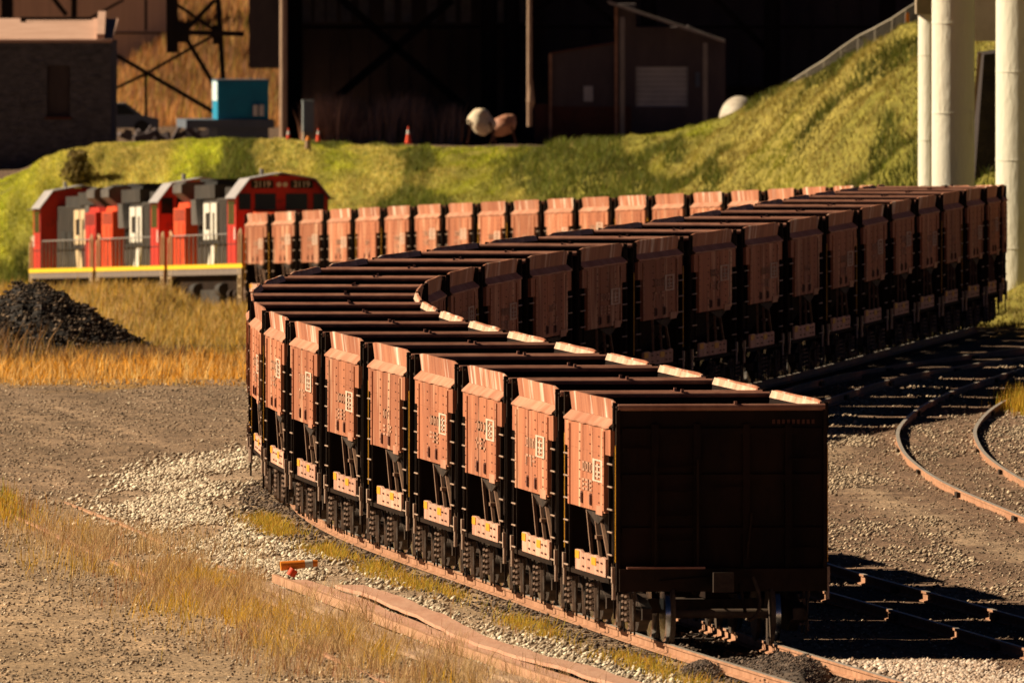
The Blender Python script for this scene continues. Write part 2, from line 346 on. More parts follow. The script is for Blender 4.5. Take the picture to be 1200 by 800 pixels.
d = 256+RNG.random(n)**1.15*174; x = (RNG.random(n)*2-1)*d*.0272
nn = fbm(x*.8+5, d*.2); off = x-XC(d); k = (np.abs(off) > 1.3) & ((nn > .42) | (RNG.random(n) < .35)); x, d = x[k], d[k]
pale = RNG.random(len(x)) < .2
c = np.where(pale[:, None], stone_cols(len(x), (.5,.38,.27), (.8,.66,.5)), stone_cols(len(x), (.12,.09,.07), (.38,.28,.2)))
stones('gravel_stones', x, d, np.where(pale, RNG.uniform(.012,.032,len(x)), RNG.uniform(.012,.034,len(x))), c, 'loose brown and grey gravel scattered over the yard', 'gravel')
n = 30000
d = RNG.uniform(300, 445, n); x = XCf(d)-2.2+RNG.normal(0, 1.3, n); off = x-XC(d); k = (off > 2) & (fbm(x*.9+50, d*.12) > .50+.1*RNG.random(n)); x, d = x[k], d[k]
x2 = XCf(d[:6000])+2.2+RNG.normal(0,.7,6000) if len(d) > 6000 else x[:0]
x = np.concatenate([x, x2]); d = np.concatenate([d, d[:len(x2)]])
stones('ballast_stones', x, d, RNG.uniform(.02,.05,len(x)), stone_cols(len(x), (.16,.115,.085), (.66,.52,.38), .3), 'coarse ballast beside the curved track at the right', 'ballast')
n = 14000
d = RNG.uniform(256, 420, n); off = RNG.uniform(-1.7, 1.4, n); x = XC(d)+off
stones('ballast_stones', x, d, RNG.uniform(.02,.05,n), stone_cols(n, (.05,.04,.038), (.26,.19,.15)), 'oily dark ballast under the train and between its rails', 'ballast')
def blades(name, x, d, h, w, cols, label, cat, lean=.35, seg=True, z0=None):
    n = len(x); z = (TZ(x, d) if z0 is None else z0)-.02
    a = RNG.random(n)*6.28; lx = np.cos(a)*lean*h*RNG.random(n)+.06*h; ly = np.sin(a)*lean*h*RNG.random(n)
    wa = RNG.random(n)*3.14; wx = np.cos(wa)*w/2; wy = np.sin(wa)*w/2
    wx = np.where(np.abs(wx) < .35*w/2, .35*w/2, wx)
    p0 = np.stack([x-wx, d-wy, z], 1); p1 = np.stack([x+wx, d+wy, z], 1)
    m0 = np.stack([x-wx*.7+lx*.35, d-wy*.7+ly*.35, z+h*.55], 1); m1 = np.stack([x+wx*.7+lx*.35, d+wy*.7+ly*.35, z+h*.55], 1)
    t = np.stack([x+lx, d+ly, z+h], 1)
    if seg:
        V = np.stack([p0,p1,m1,m0,t], 1).reshape(-1, 3); f = np.array([[0,1,2],[0,2,3],[3,2,4]]); kk = 5
    else:
        V = np.stack([p0,p1,t], 1).reshape(-1, 3); f = np.array([[0,1,2]]); kk = 3
    F = (f[None]+np.arange(n)[:, None, None]*kk).reshape(-1, 3)
    o = big_mesh(name, V, F, M['grass'], np.repeat(cols, kk, 0)); return tag(o, label, cat, kind='stuff')
def pal(n, cs, wts, key=None):
    cs = np.array(cs); p = np.array(wts, float); p /= p.sum(); i = RNG.choice(len(cs), n, p=p)
    return np.clip(cs[i]*(.75+.5*RNG.random(n))[:, None], 0, 1)
# dry weeds over the old siding
n = 62000
d = RNG.uniform(256, 345, n); u = RNG.normal(0, .85, n)
x = XDf(d)-.25+u+(fbm(d*.15, d*0+2)-.5)*1.0
dens = fbm(x*2.2+30, d*.3)*.6+fbm(x*.7+3, d*.09)*.4; k = (dens > .40+.16*RNG.random(n)) & ((RNG.random(n) < smooth((343-d)/40)*.9+.03)); x, d = x[k], d[k]
nz = fbm(x*1.2+70, d*.25)
red = (nz > .55) & (RNG.random(len(x)) < .3); yel = (nz < .44) & ((x-XDf(d)) < .1) & (RNG.random(len(x)) < .6)
c = pal(len(x), [(.62,.42,.20),(.46,.29,.14),(.74,.54,.29),(.32,.22,.11)], [3,3,2.5,1.5])
c = np.where(red[:, None], pal(len(x), [(.42,.18,.09),(.46,.24,.13)], [1,1]), c); c = np.where(yel[:, None], pal(len(x), [(.72,.42,.03),(.50,.36,.04)], [3,1]), c)
blades('dry_weeds', x, d, RNG.uniform(.05,.40,len(x))*(.4+1.3*fbm(x*2.5, d*.5)), RNG.uniform(.006,.014,len(x)), c, 'dry golden and reddish weeds growing over the old siding', 'weeds', lean=.9)
n = 11000
d = RNG.uniform(258, 338, n); off = -1.45+RNG.normal(0, .2, n)-.1; x = XC(d)+off
dens = fbm(x*.6+3, d*.16+8); k = (dens > .50) | (RNG.random(n) < .08); k &= (off < -1.0); x, d = x[k], d[k]
c = pal(len(x), [(.62,.42,.05),(.42,.34,.05),(.62,.32,.06)], [3,1.5,1.5])
blades('yellow_weeds', x, d, RNG.uniform(.05,.22,len(x))*(.4+1.1*fbm(x*3, d*.6)), RNG.uniform(.008,.016,len(x)), c, 'yellow green weeds along the foot of the near rail', 'weeds', lean=1.0)
# sparse tufts on the right ballast, far left edge and the right edge
n = 5000; cx = np.array([(-8.9,338,.35,2.6),(-9.6,346,.3,3),(10.5,407,.22,3.5),(10.6,412,.15,2),(-9.2,344,.25,2.),(10.7,404,.2,2.5),(-9.35,330,.18,1.5)]); i = RNG.integers(0, 7, n)
x = cx[i,0]+RNG.normal(0,1,n)*cx[i,2]; d = cx[i,1]+RNG.normal(0,1,n)*cx[i,3]
blades('yellow_tufts', x, d, RNG.uniform(.1,.4,n), RNG.uniform(.012,.022,n), pal(n, [(.6,.4,.04),(.55,.27,.04),(.36,.34,.04)], [3,2,1]), 'small yellow grass tufts at the left edge and beside the curved track', 'weeds')
# field between yard and locomotives
n = 95000
d = 424+RNG.random(n)**1.25*216; x = -28+RNG.random(n)*(28+13)
k = (x < XC(d)-2.0) & (x > -d*.031) & ~((((x+11.9)/3.0)**2+((d-478)/8.0)**2) < .8)
x, d = x[k], d[k]; nz = fbm(x*.5, d*.06+3); nz2 = fbm(x*1.8+11, d*.3)
front = smooth((476-d)/16+(nz-.5)*2.0)
c1 = pal(len(x), [(.80,.38,.05),(.66,.36,.10),(.80,.52,.20)], [3,2,2.5]); c2 = pal(len(x), [(.48,.31,.08),(.32,.26,.07),(.58,.40,.16),(.62,.38,.06)], [3,2,2,1.2])
c = c1*front[:, None]+c2*(1-front)[:, None]; c *= (.6+.8*nz2)[:, None]
hh = RNG.uniform(.12,.45,len(x))*(.3+1.3*nz2)*np.where(d > 520, 1.1, 1.0); hh *= np.where(d < 432, .45, 1)
blades('field_grass', x, d, hh, RNG.uniform(.018,.042,len(x)), np.clip(c,0,1), 'tall orange and straw coloured grass between the yard and the locomotives', 'grass', lean=.8)
# green bank
n = 260000
x = RNG.uniform(-26, 21, n); db, dc, zc = hill(x); d = db+RNG.random(n)**.9*(dc+6-db)
k = (np.abs(x) < d*.0285+.5) & ((x > XC(d)+2.3) | (d > 690)); x, d = x[k], d[k]
nz = fbm(x*.45+8, d*.05); nz2 = fbm(x*1.6, d*.25+6); nz3 = fbm(x*.16+2, d*.02+1)
g = smooth((nz-.40)/.3+(-x-4)*.035)
c1 = pal(len(x), [(.34,.37,.03),(.27,.30,.03),(.44,.42,.05)], [3,2,2]); c2 = pal(len(x), [(.46,.36,.09),(.33,.28,.07),(.55,.43,.15)], [2,3,1.5])
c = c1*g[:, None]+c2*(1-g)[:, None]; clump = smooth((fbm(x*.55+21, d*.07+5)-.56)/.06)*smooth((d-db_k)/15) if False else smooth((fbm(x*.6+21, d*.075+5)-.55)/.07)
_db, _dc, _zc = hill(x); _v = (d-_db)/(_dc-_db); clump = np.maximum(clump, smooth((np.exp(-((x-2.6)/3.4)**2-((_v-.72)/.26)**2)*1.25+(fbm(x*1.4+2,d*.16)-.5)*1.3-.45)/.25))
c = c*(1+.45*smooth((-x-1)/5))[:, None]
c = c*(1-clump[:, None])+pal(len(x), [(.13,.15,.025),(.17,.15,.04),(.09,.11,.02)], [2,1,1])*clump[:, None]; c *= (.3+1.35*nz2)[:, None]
hh = RNG.uniform(.06,.22,len(x))*(1+1.0*clump)*(.3+1.3*nz2)*(.45+.55*smooth((hill(x)[1]-d)/10))
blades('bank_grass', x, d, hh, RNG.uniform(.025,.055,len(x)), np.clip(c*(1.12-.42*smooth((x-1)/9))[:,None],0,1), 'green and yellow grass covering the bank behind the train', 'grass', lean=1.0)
# brush slopes far behind and dim brush under the dock
n = 26000
x = RNG.uniform(-27, -9.5, n); d = RNG.uniform(915, 1040, n); k = (x > -19) | (d < 968); x, d = x[k], d[k]; n = len(x); nz = fbm(x*.5, d*.07)
c = pal(n, [(.66,.31,.10),(.42,.21,.11),(.38,.30,.06),(.72,.42,.16)], [3,4,1.5,1.5])*(.15+1.3*nz)[:, None]
blades('autumn_brush', x, d, RNG.uniform(.4,1.5,n)*(.4+nz), RNG.uniform(.05,.11,n), np.clip(c,0,1), 'orange brown autumn brush on the slope behind the steel trestle', 'brush')
n = 5000
x = RNG.uniform(-9.3, -2.2, n); d = RNG.uniform(868, 882, n); k = fbm(x*.9, d*.1+3) > .4; x, d = x[k], d[k]
blades('dim_brush', x, d, RNG.uniform(.5,2.3,len(x))*(.4+fbm(x*1.2,d*0)), RNG.uniform(.05,.09,len(x)), pal(len(x), [(.75,.45,.30),(.55,.34,.24)], [1,1]), 'dull brown brush standing in the shade under the ore dock', 'brush')
# ------------------------------------------------------------------ tracks
def path3(fx, fz, d0, d1, step):
    ds = np.arange(d0, d1+.01, step); return [Vector((float(fx(t)), float(t), float(fz(t)))) for t in ds]
def rail_mesh(pts, side, g=.7525, hw=.036, foot=.07, h=.16):
    prof = [(-foot,-h),(foot,-h),(foot,-h+.02),(.012,-h+.035),(.012,-.045),(hw,-.035),(hw,0),(-hw,0),(-hw,-.035),(-.012,-.045),(-.012,-h+.035),(-foot,-h+.02)]
    mb = MB(); n = len(prof); vs = []
    for i, p in enumerate(pts):
        a = pts[max(i-1,0)]; b = pts[min(i+1,len(pts)-1)]; t = (b-a).normalized(); r = Vector((t.y,-t.x,0)).normalized()
        for q in prof: vs.append(p+r*(side*g+q[0])+Vector((0,0,q[1])))
    for i in range(len(pts)-1):
        for j in range(n):
            f = (i*n+j, i*n+(j+1)%n, (i+1)*n+(j+1)%n, (i+1)*n+j)
            mb.f.append(f); mb.m.append(1 if j == 6 else 0); mb.sm.append(False)
    mb.v = [tuple(v) for v in vs]
    mb.f += [tuple(range(n))[::-1], tuple((len(pts)-1)*n+j for j in range(n))]; mb.m += [0,0]; mb.sm += [False,False]
    return mb
def track(label, fx, fz, d0, d1, top='rail_top', web='rail_rust', ties=True, joints=0, h=.16, tie_end=9999):
    root = empty('railway_track', (float(fx(d0)), d0, float(fz(d0))), 0, label, 'track')
    pts = path3(fx, fz, d0, d1, 2.0)
    loc = Vector(root.location)
    pts = [p-loc for p in pts]
    for sd in (-1,1): rail_mesh(pts, sd, h=h).build('rail', [M[web], M[top]], root)
    if ties:
        mb = MB(); t = d0
        while t < min(d1, tie_end):
            p = Vector((float(fx(t)), t, float(fz(t))))-loc; q = Vector((float(fx(t+1)), t+1, float(fz(t+1))))-loc
            a = (q-p).normalized(); r = Vector((a.y,-a.x,0)); j = random.uniform(-.06,.06)
            mb.bar(p+r*(-1.28+j)+Vector((0,0,-h-.083)), p+r*(1.28+j)+Vector((0,0,-h-.083)), .22, .12); t += .56
        mb.build('sleepers', M['tie'], root)
    if joints:
        t = d0+2
        while t < d1:
            p = Vector((float(fx(t)), t, float(fz(t))))-loc; q = Vector((float(fx(t+1)), t+1, float(fz(t+1))))-loc
            a = (q-p).normalized(); r = Vector((a.y,-a.x,0))
            for sd in (-1,1):
                c = p+r*sd*.7525; o = MB(); o.bar(c+r*.05-a*.3+Vector((0,0,-.09)), c+r*.05+a*.3+Vector((0,0,-.09)), .06, .1); o.bar(c-r*.05-a*.3+Vector((0,0,-.09)), c-r*.05+a*.3+Vector((0,0,-.09)), .06, .1)
                o.build('joint_bar', M['truck'], root)
            t += joints
    return root
track('worn main track winding in an S under the ore train', XC, ZRAIL, 245, 720)
flat = lambda t: 0*np.asarray(t, float)
track('neighbouring track in the ore cars\' shadow at lower right', XBf, lambda t: -.02+0*np.asarray(t), 245, 505, joints=11, tie_end=335)
track('sharply curved rusty track bending at the right edge', XCf, lambda t: -.06+0*np.asarray(t), 282, 490, joints=13, ties=False)
track('half buried old siding under dry weeds at lower left', XDf, lambda t: -.155+.02*np.sin(np.asarray(t)*.25), 250, 347, top='old_rail', web='old_rail', ties=False)
# ore dust spilled between the rails in front of the train
DP = []
def dust():
    for (dx, d0, r, rd, hh) in ((-.02,271,.66,5.5,.22),(.05,263,.64,4.2,.20),(-1.05,272,.30,2.2,.12)):
        mb = MB(); N_, R_ = 40, 14; vs = [(0,0,hh*.9)]
        for j in range(1, R_+1):
            for i in range(N_):
                a = 6.283*i/N_; t = j/R_; rr = t*(1+.12*math.sin(3*a+dx*9))
                z = hh*(1-t**2.5)*(.55+.9*fbm(np.array(3+rr*math.cos(a)*5+dx*7), np.array(3+rr*math.sin(a)*7+d0)))-.05*t
                vs.append((r*rr*math.cos(a), rd*rr*math.sin(a), float(z)))
        fs = [(0,1+i,1+(i+1)%N_) for i in range(N_)]
        for j in range(R_-1):
            for i in range(N_):
                a0 = 1+j*N_+i; a1 = 1+j*N_+(i+1)%N_; fs.append((a0,a0+N_,a1+N_,a1))
        mb.add(vs, fs, 0, True); DP.extend([(v[0]+float(XC(d0))+dx, v[1]+d0, v[2]) for v in vs[1:-2*N_]])
        o = mb.build('ore_dust_mound', M['ore_dust'], None, (float(XC(d0))+dx, d0, -.16))
        tag(o, {271:'dark ore dust mound between the rails below the nearest car',263:'lower dark ore dust mound between the rails nearest the viewer',272:'small dark dust mound against the left rail by the front wheel'}[d0], 'ore mound')
dust()
_h = np.array(DP); _i = RNG.integers(0, len(_h), 9000); _x = _h[_i,0]+RNG.normal(0,.03,9000); _d = _h[_i,1]+RNG.normal(0,.2,9000)
stones('ore_lumps', _x, _d, RNG.uniform(.008,.028,9000), stone_cols(9000,(.05,.042,.04),(.24,.17,.135)), 'fine dark ore lumps spilled over the mounds between the near rails', 'ore', zoff=_h[_i,2]+.03)
HP = []
def coal():
    mb = MB(); nx, ny = 90, 60; vs = []; fs = []
    for j in range(ny+1):
        for i in range(nx+1):
            u = -1+2*i/nx; v = -1+2*j/ny; x = u*5.2; y = v*15
            r1 = math.hypot((x+.2)/3.4, y/11); r2 = math.hypot((x+3.2)/2.6, (y+3)/9); r3 = math.hypot((x-1.2)/2.6,(y+1)/7)
            h = max(1.95*max(0,1-r1)**.95, 1.35*max(0,1-r2)**.7, .9*max(0,1-r3))
            n_ = float(fbm(np.array(x*1.1+9), np.array(y*.4+4)))-.5; n2_ = float(fbm(np.array(x*5+9), np.array(y*2.2+4)))-.5
            vs.append((x, y, h*(1+.35*n_)+.42*n2_*min(1, h*3)-.12)); HP.append((x, y, vs[-1][2]))
    for j in range(ny):
        for i in range(nx): a = j*(nx+1)+i; fs.append((a,a+1,a+nx+2,a+nx+1))
    mb.add(vs, fs, 0, False); X0, D0 = -11.6, 480
    o = mb.build('coal_heap', M['coal'], None, (X0, D0, float(TZ(X0, D0))-.05)); tag(o, 'low heap of black coal in the dry grass at the left', 'coal heap')
coal()
_h = np.array([h for h in HP if h[2] > .02]); _i = RNG.integers(0, len(_h), 15000); _x = _h[_i,0]+RNG.normal(0,.05,15000)-11.6; _d = _h[_i,1]+RNG.normal(0,.2,15000)+480
_t = RNG.random(15000) < .22+.25*smooth((-12.2-_x)/1.5)
stones('coal_lumps', _x, _d, RNG.uniform(.018,.06,15000), np.where(_t[:,None], stone_cols(15000,(.14,.10,.07),(.3,.21,.15)), stone_cols(15000,(.012,.010,.010),(.075,.055,.045))), 'loose coal lumps lying on the black heap', 'coal', zoff=_h[_i,2])
n = 3800; x = np.concatenate([RNG.normal(-13.9, 1.1, 2300), RNG.normal(-9.3, .9, 1500)]); d = np.concatenate([RNG.uniform(452, 470, 2300), RNG.uniform(462, 474, 1500)])
blades('heap_weeds', x, d, np.concatenate([RNG.uniform(.3,1.1,2300), RNG.uniform(.2,.5,1500)]), RNG.uniform(.02,.04,n), pal(n, [(.40,.22,.09),(.30,.2,.07),(.2,.12,.07)], [2,2,2]), 'dull brown weeds growing against the foot of the coal heap', 'weeds', lean=.6)
# ------------------------------------------------------------------ ore car
def rot2(mb_fn, sgn):   # sgn -1: the side at -Y; +1: the same side turned 180 degrees
    return (lambda x: x) if sgn < 0 else (lambda x: -x)
def make_car():
    root = empty('ore_car')
    # sides
    for sg in (-1, 1):
        k = -sg      # x mirror so the far side is the near side turned round
        mb = MB(); Y = 1.53*sg; o = .05*sg
        def b(x0,x1,y0,y1,z0,z1,m=0):
            mb.box(min(x0*k,x1*k),max(x0*k,x1*k),min(y0,y1),max(y0,y1),z0,z1,m)
        b(-2.35,2.2,Y-o,Y+o*.2,1.81,2.64); b(-2.9,2.85,Y-o,Y+o*.2,2.642,3.01)
        b(-2.35,-2.15,Y+o*.2,Y+o*.6,1.81,2.97); b(2.0,2.2,Y+o*.2,Y+o*.6,1.84,2.97)
        b(1.2,2.0,Y+o*.2,Y+o*.6,1.77,1.90,3)   # lower pale bracket
        for xs_ in (-.95,.35,1.45):
            for z in np.arange(1.93,2.95,.134): b(xs_-.05,xs_+.05,Y+o*.2,Y+o*.4,z,z+.016,1)
        for z in np.arange(1.93,2.9,.134): b(2.08,2.14,Y+o*.6,Y+o*.75,z,z+.014,1); b(-2.28,-2.22,Y+o*.6,Y+o*.75,z,z+.014,1)
        for xs_ in (-.68,.43): b(xs_-.12,xs_+.12,Y+o*.2,Y+o*.4,1.87,2.04,1); b(xs_+.0,xs_+.14,Y+o*.4,Y+o*.8,1.885,2.02,1)
        for xs_ in (-.6,.62): b(xs_,xs_+.05,Y+o*.2,Y+o*.3,1.84,2.99)                # pale wash down the sheet
        sp = mb.build('side_panel', [M['rust'], M['rivet'], M['stain'], M['rusty_ledge']], root)
        mb = MB()
        yf = Y+o*.42; yg = Y+o*.5
        def bb(x0,x1,z0,z1,m): mb.box(min(x0*k,x1*k),max(x0*k,x1*k),min(yf,yg),max(yf,yg),z0-.08,z1-.08,m)
        for (x0,x1,z0,z1) in ((.75,1.0,2.31,2.63),(1.75,1.98,2.31,2.63),(1.0,1.75,2.31,2.335),(1.0,1.75,2.605,2.63),(1.27,1.42,2.36,2.57),(1.1,1.7,2.44,2.465),(1.1,1.7,2.52,2.54),(1.1,1.7,2.38,2.40)): bb(x0,x1,z0,z1,0)
        for i in range(3):
            x0 = -.62+i*.46
            for zz in (2.15,2.215,2.28): bb(x0,x0+.34,zz,zz+.035,1)
            bb(x0+(.0 if i != 1 else .24),x0+(.1 if i != 1 else .34),2.15,2.315,1)
        for i in range(3):
            x0 = -.58+i*.44; bb(x0,x0+.32,2.42,2.45,1); bb(x0,x0+.32,2.53,2.56,1); bb(x0,x0+.1,2.42,2.56,1); bb(x0+.22,x0+.32,2.42,2.56,1)
        mb.build('stencil_marks', [M['white_stencil'], M['stencil']], sp)
        # ledge and upper board
        mb = MB(); yo = Y+.035*sg
        nseg = 12
        for i in range(nseg):
            x0 = -2.85+5.7*i/nseg; x1 = -2.85+5.7*(i+1)/nseg; j0 = (0,.004,-.006,.002,.0,-.01,.006,0,-.004,.006,.0,-.008,.01)[i]; j1 = (0,.004,-.006,.002,.0,-.01,.006,0,-.004,.006,.0,-.008,.01)[i+1]
            p = [(x0*k,Y-.08*sg,3.15),(x1*k,Y-.08*sg,3.15),(x1*k,yo,3.045+j1),(x0*k,yo,3.045+j0)]
            q = [(a,b_,c-.025) for a,b_,c in p]
            mb.add(p+q, [(0,1,2,3),(7,6,5,4),(3,2,6,7),(0,3,7,4),(1,0,4,5),(2,1,5,6)], 0)
        mb.build('ledge', M['rusty_ledge'], root)
        mb = MB()
        for i in range(nseg):
            x0 = -2.78+5.56*i/nseg; x1 = -2.78+5.56*(i+1)/nseg
            j0 = .003*math.sin(i*.8)-(.02 if i == 0 else 0); j1 = .003*math.sin((i+1)*.8)-(.03 if i == nseg-1 else 0)
            p = [(x0*k,Y-.08*sg,3.152),(x1*k,Y-.08*sg,3.152),(x1*k,Y-.05*sg,3.425+j1),(x0*k,Y-.05*sg,3.425+j0)]
            q = [(a,b_-.03*sg,c) for a,b_,c in p]
            mb.add(p+q, [(0,1,2,3),(7,6,5,4),(3,2,6,7),(0,3,7,4),(1,0,4,5),(2,1,5,6)], 0)
        mb.build('side_board', M['board'], root)
        # inner sheet of the board seen from the other side
        mb = MB(); p = [(-2.8,(1.40)*sg,3.17),(2.8,1.40*sg,3.17),(2.8,1.05*sg,2.9),(-2.8,1.05*sg,2.9)]
        q = [(a,b_+.02*sg,c-.03) for a,b_,c in p]; mb.add(p+q, [(0,1,2,3),(7,6,5,4),(3,2,6,7),(0,3,7,4),(1,0,4,5),(2,1,5,6)])
        p = [(-2.74,1.40*sg,3.175),(2.74,1.40*sg,3.175),(2.74,1.42*sg,3.31),(-2.74,1.42*sg,3.31)]
        q = [(a,b_+.012*sg,c) for a,b_,c in p]; mb.add(p+q, [(0,1,2,3),(7,6,5,4),(3,2,6,7),(0,3,7,4),(1,0,4,5),(2,1,5,6)])
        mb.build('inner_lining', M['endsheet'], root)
        mb = MB(); p = [(-2.74,1.41*sg,3.312),(2.74,1.41*sg,3.312),(2.7,1.437*sg,3.385),(-2.65,1.437*sg,3.415)]; q = [(a,b_+.012*sg,c) for a,b_,c in p]; mb.add(p+q, [(0,1,2,3),(7,6,5,4),(3,2,6,7),(0,3,7,4),(1,0,4,5),(2,1,5,6)]); mb.build('top_flange', M['inner'], root)
        # side sill, plate, braces
        mb = MB(); yi = 1.42*sg
        mb.box(-3.2,3.2,min(yi,yi+.08*sg),max(yi,yi+.08*sg),.82,.885,0)
        mb.build('side_sill', M['dark'], root)
        mb = MB(); b_lo = 1.46*sg; 
        poly = [(-1.9*k,.89),(1.9*k,.89),(1.9*k,1.15),(1.5*k,1.17),(1.2*k,1.14),(.6*k,1.17),(0,1.15),(-.5*k,1.165),(-.9*k,1.14),(-1.3*k,1.18),(-1.9*k,1.17)]
        mb.prism(poly,'y',b_lo,b_lo+.04*sg,0)
        for x0,x1,z0,z1 in ((-1.85,-1.35,1.05,1.16),(.2,.75,1.02,1.13)): mb.box(min(x0*k,x1*k),max(x0*k,x1*k),min(b_lo+.04*sg,b_lo+.05*sg),max(b_lo+.04*sg,b_lo+.05*sg),z0,z1,1)
        for x0 in (-.9,-.2,.9,1.4): mb.box(min(x0*k,(x0+.14)*k),max(x0*k,(x0+.14)*k),min(b_lo+.04*sg,b_lo+.06*sg),max(b_lo+.04*sg,b_lo+.06*sg),.95,.97,2); mb.box(min(x0*k,(x0+.14)*k),max(x0*k,(x0+.14)*k),min(b_lo+.04*sg,b_lo+.06*sg),max(b_lo+.04*sg,b_lo+.06*sg),1.07,1.09,2)
        mb.build('sill_plate', [M['plate'], M['yellow'], M['rivet']], root)
        mb = MB()
        for xa, xb_, m_ in ((-.6,-.2,0),(.35,.9,1),(1.0,2.1,0)):
            mb = MB(); mb.bar((xa*k,1.47*sg,1.79),(xb_*k,1.43*sg,.93),.045,.045,m_)
            if m_: mb.box(min(.58*k,.8*k),max(.58*k,.8*k),min(1.40*sg,1.50*sg),max(1.40*sg,1.50*sg),1.40,1.45,1)
            mb.build('side_brace', [M['brace'], M['brace']], root)
        mb = MB(); mb.prism([(-.4*k,1.78),(1.9*k,1.78),(1.0*k,1.62),(.5*k,1.66)],'y',1.48*sg,1.505*sg,0); mb.build('gusset', M['truck'], root)
        # ladders: at both ends of the side
        for e in (1, -1):
            mb = MB(); xa = (2.45 if e > 0 else -2.5)*k; xb_ = (3.02 if e > 0 else -3.05)*k; y = 1.50*sg
            mb.bar((xa,y,.82),(xa,y,2.66),.035,.04,0); 
            for z in (.92,1.24,1.56,1.88,2.20,2.52): mb.cyl((xa,y+.03*sg,z),(xb_,y+.03*sg,z),.014,6,1)
            if e > 0: mb.bar((xb_,y,.35),(xb_,y,2.7),.03,.03,0)
            mb.build('ladder', [M['dark'], M['rung']], root)
    # ends
    for e in (-1, 1):
        mb = MB(); x = 3.2*e; xi = 3.15*e
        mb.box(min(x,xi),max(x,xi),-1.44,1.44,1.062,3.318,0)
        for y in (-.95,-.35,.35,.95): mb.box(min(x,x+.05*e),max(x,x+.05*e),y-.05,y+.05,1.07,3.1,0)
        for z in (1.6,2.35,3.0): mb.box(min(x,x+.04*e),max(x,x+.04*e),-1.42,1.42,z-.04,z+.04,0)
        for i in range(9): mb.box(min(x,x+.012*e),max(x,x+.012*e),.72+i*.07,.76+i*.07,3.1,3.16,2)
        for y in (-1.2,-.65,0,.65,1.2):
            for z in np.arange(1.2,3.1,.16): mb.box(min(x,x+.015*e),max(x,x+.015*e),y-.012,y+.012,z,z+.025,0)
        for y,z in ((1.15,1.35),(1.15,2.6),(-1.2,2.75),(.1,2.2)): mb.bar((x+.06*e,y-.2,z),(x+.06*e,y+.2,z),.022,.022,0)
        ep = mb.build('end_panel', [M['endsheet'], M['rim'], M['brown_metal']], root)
        mb = MB(); mb.cyl((3.27*e,.35,1.2),(3.29*e,.42,1.85),.02,6,0); mb.build('brake_rod', M['dark'], root)
        mb = MB(); pr = None
        for t in range(9):
            q = (3.42*e, .42+.10*math.sin(t*.5), .95-.62*math.sin(t/8*1.57)); 
            if pr: mb.cyl(pr, q, .028, 6, 0)
            pr = q
        mb.build('air_hose', M['truck'], root)
        mb = MB(); mb.cyl((3.19*e,-1.47,3.335),(3.19*e,1.47,3.335),.05,10,0,sm=True)
        for y in (.2,): mb.box(min(3.16*e,3.22*e),max(3.16*e,3.22*e),y-.02,y+.02,3.38,3.42,0)
        mb.build('end_rim', M['rim'], root)
        for sg in (-1, 1):
            mb = MB(); mb.box(min(3.13*e,3.235*e),max(3.13*e,3.235*e),min(1.445*sg,1.50*sg),max(1.445*sg,1.50*sg),.74,3.3,0)
            cp = mb.build('corner_post', M['dark'], root)
            mb = MB(); mb.box(min(3.18*e,3.215*e),max(3.18*e,3.215*e),min(1.501*sg,1.512*sg),max(1.501*sg,1.512*sg),1.15,2.8,0); mb.build('edge_strip', M['yellow'], cp)
            mb = MB(); mb.cyl((2.85*e,1.5*sg,3.335),(3.22*e,1.47*sg,3.335),.022,6,0); mb.cyl((2.9*e,1.52*sg,3.05),(3.2*e,1.52*sg,3.09),.022,6,0); mb.box(min(3.0*e,3.1*e),max(3.0*e,3.1*e),min(1.46*sg,1.53*sg),max(1.46*sg,1.53*sg),3.0,3.40,0)
            mb.build('corner_latch', M['dark'], root)
            mb = MB(); mb.box(min(3.02*e,3.14*e),max(3.02*e,3.14*e),min(1.505*sg,1.55*sg),max(1.505*sg,1.55*sg),.86,1.08,0); mb.cyl((3.08*e,1.52*sg,.62),(3.08*e,1.52*sg,.86),.03,6,0); mb.build('step_bracket', M['plate'] if False else M['rung'], root)
        mb = MB(); mb.box(min(3.1*e,3.3*e),max(3.1*e,3.3*e),-1.46,1.46,.74,1.06,0); mb.box(min(3.24*e,3.36*e),max(3.24*e,3.36*e),-1.36,-.25,1.062,1.09,1)
        for y in (-.95,-.35): 
            for z in (1.45,1.8,2.15,2.5): mb.bar((3.3*e,-.95,z),(3.3*e,-.35,z),.02,.02,0)
            mb.bar((3.3*e,y,1.06),(3.3*e,y,2.6),.03,.03,0)
        mb.build('end_sill', [M['dark'], M['rim']], root)
        mb = MB(); mb.box(min(3.3*e,3.6*e),max(3.3*e,3.6*e),-.1,.1,.78,.98,0); mb.box(min(3.52*e,3.66*e),max(3.52*e,3.66*e),-.17,.12,.74,1.02,0); mb.cyl((3.3*e,.25,.85),(3.5*e,.3,.45),.025,8,1); mb.bar((3.32*e,-.1,.95),(3.32*e,-.9,.88),.03,.03,1)
        mb.build('coupler', [M['truck'], M['dark']], root)
    # hopper shell: inside and the sloping underside
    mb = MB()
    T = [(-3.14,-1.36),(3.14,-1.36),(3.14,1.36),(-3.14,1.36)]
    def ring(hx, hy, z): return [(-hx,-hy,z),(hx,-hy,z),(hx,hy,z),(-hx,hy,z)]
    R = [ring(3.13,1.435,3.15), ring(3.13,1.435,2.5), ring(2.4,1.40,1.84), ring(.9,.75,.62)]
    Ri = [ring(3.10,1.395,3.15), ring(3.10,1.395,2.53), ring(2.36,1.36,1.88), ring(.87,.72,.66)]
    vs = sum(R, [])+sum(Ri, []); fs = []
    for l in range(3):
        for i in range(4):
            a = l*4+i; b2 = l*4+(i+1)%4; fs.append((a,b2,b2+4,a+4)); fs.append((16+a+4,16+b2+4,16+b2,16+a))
    fs += [(12,13,14,15),(31,30,29,28)]
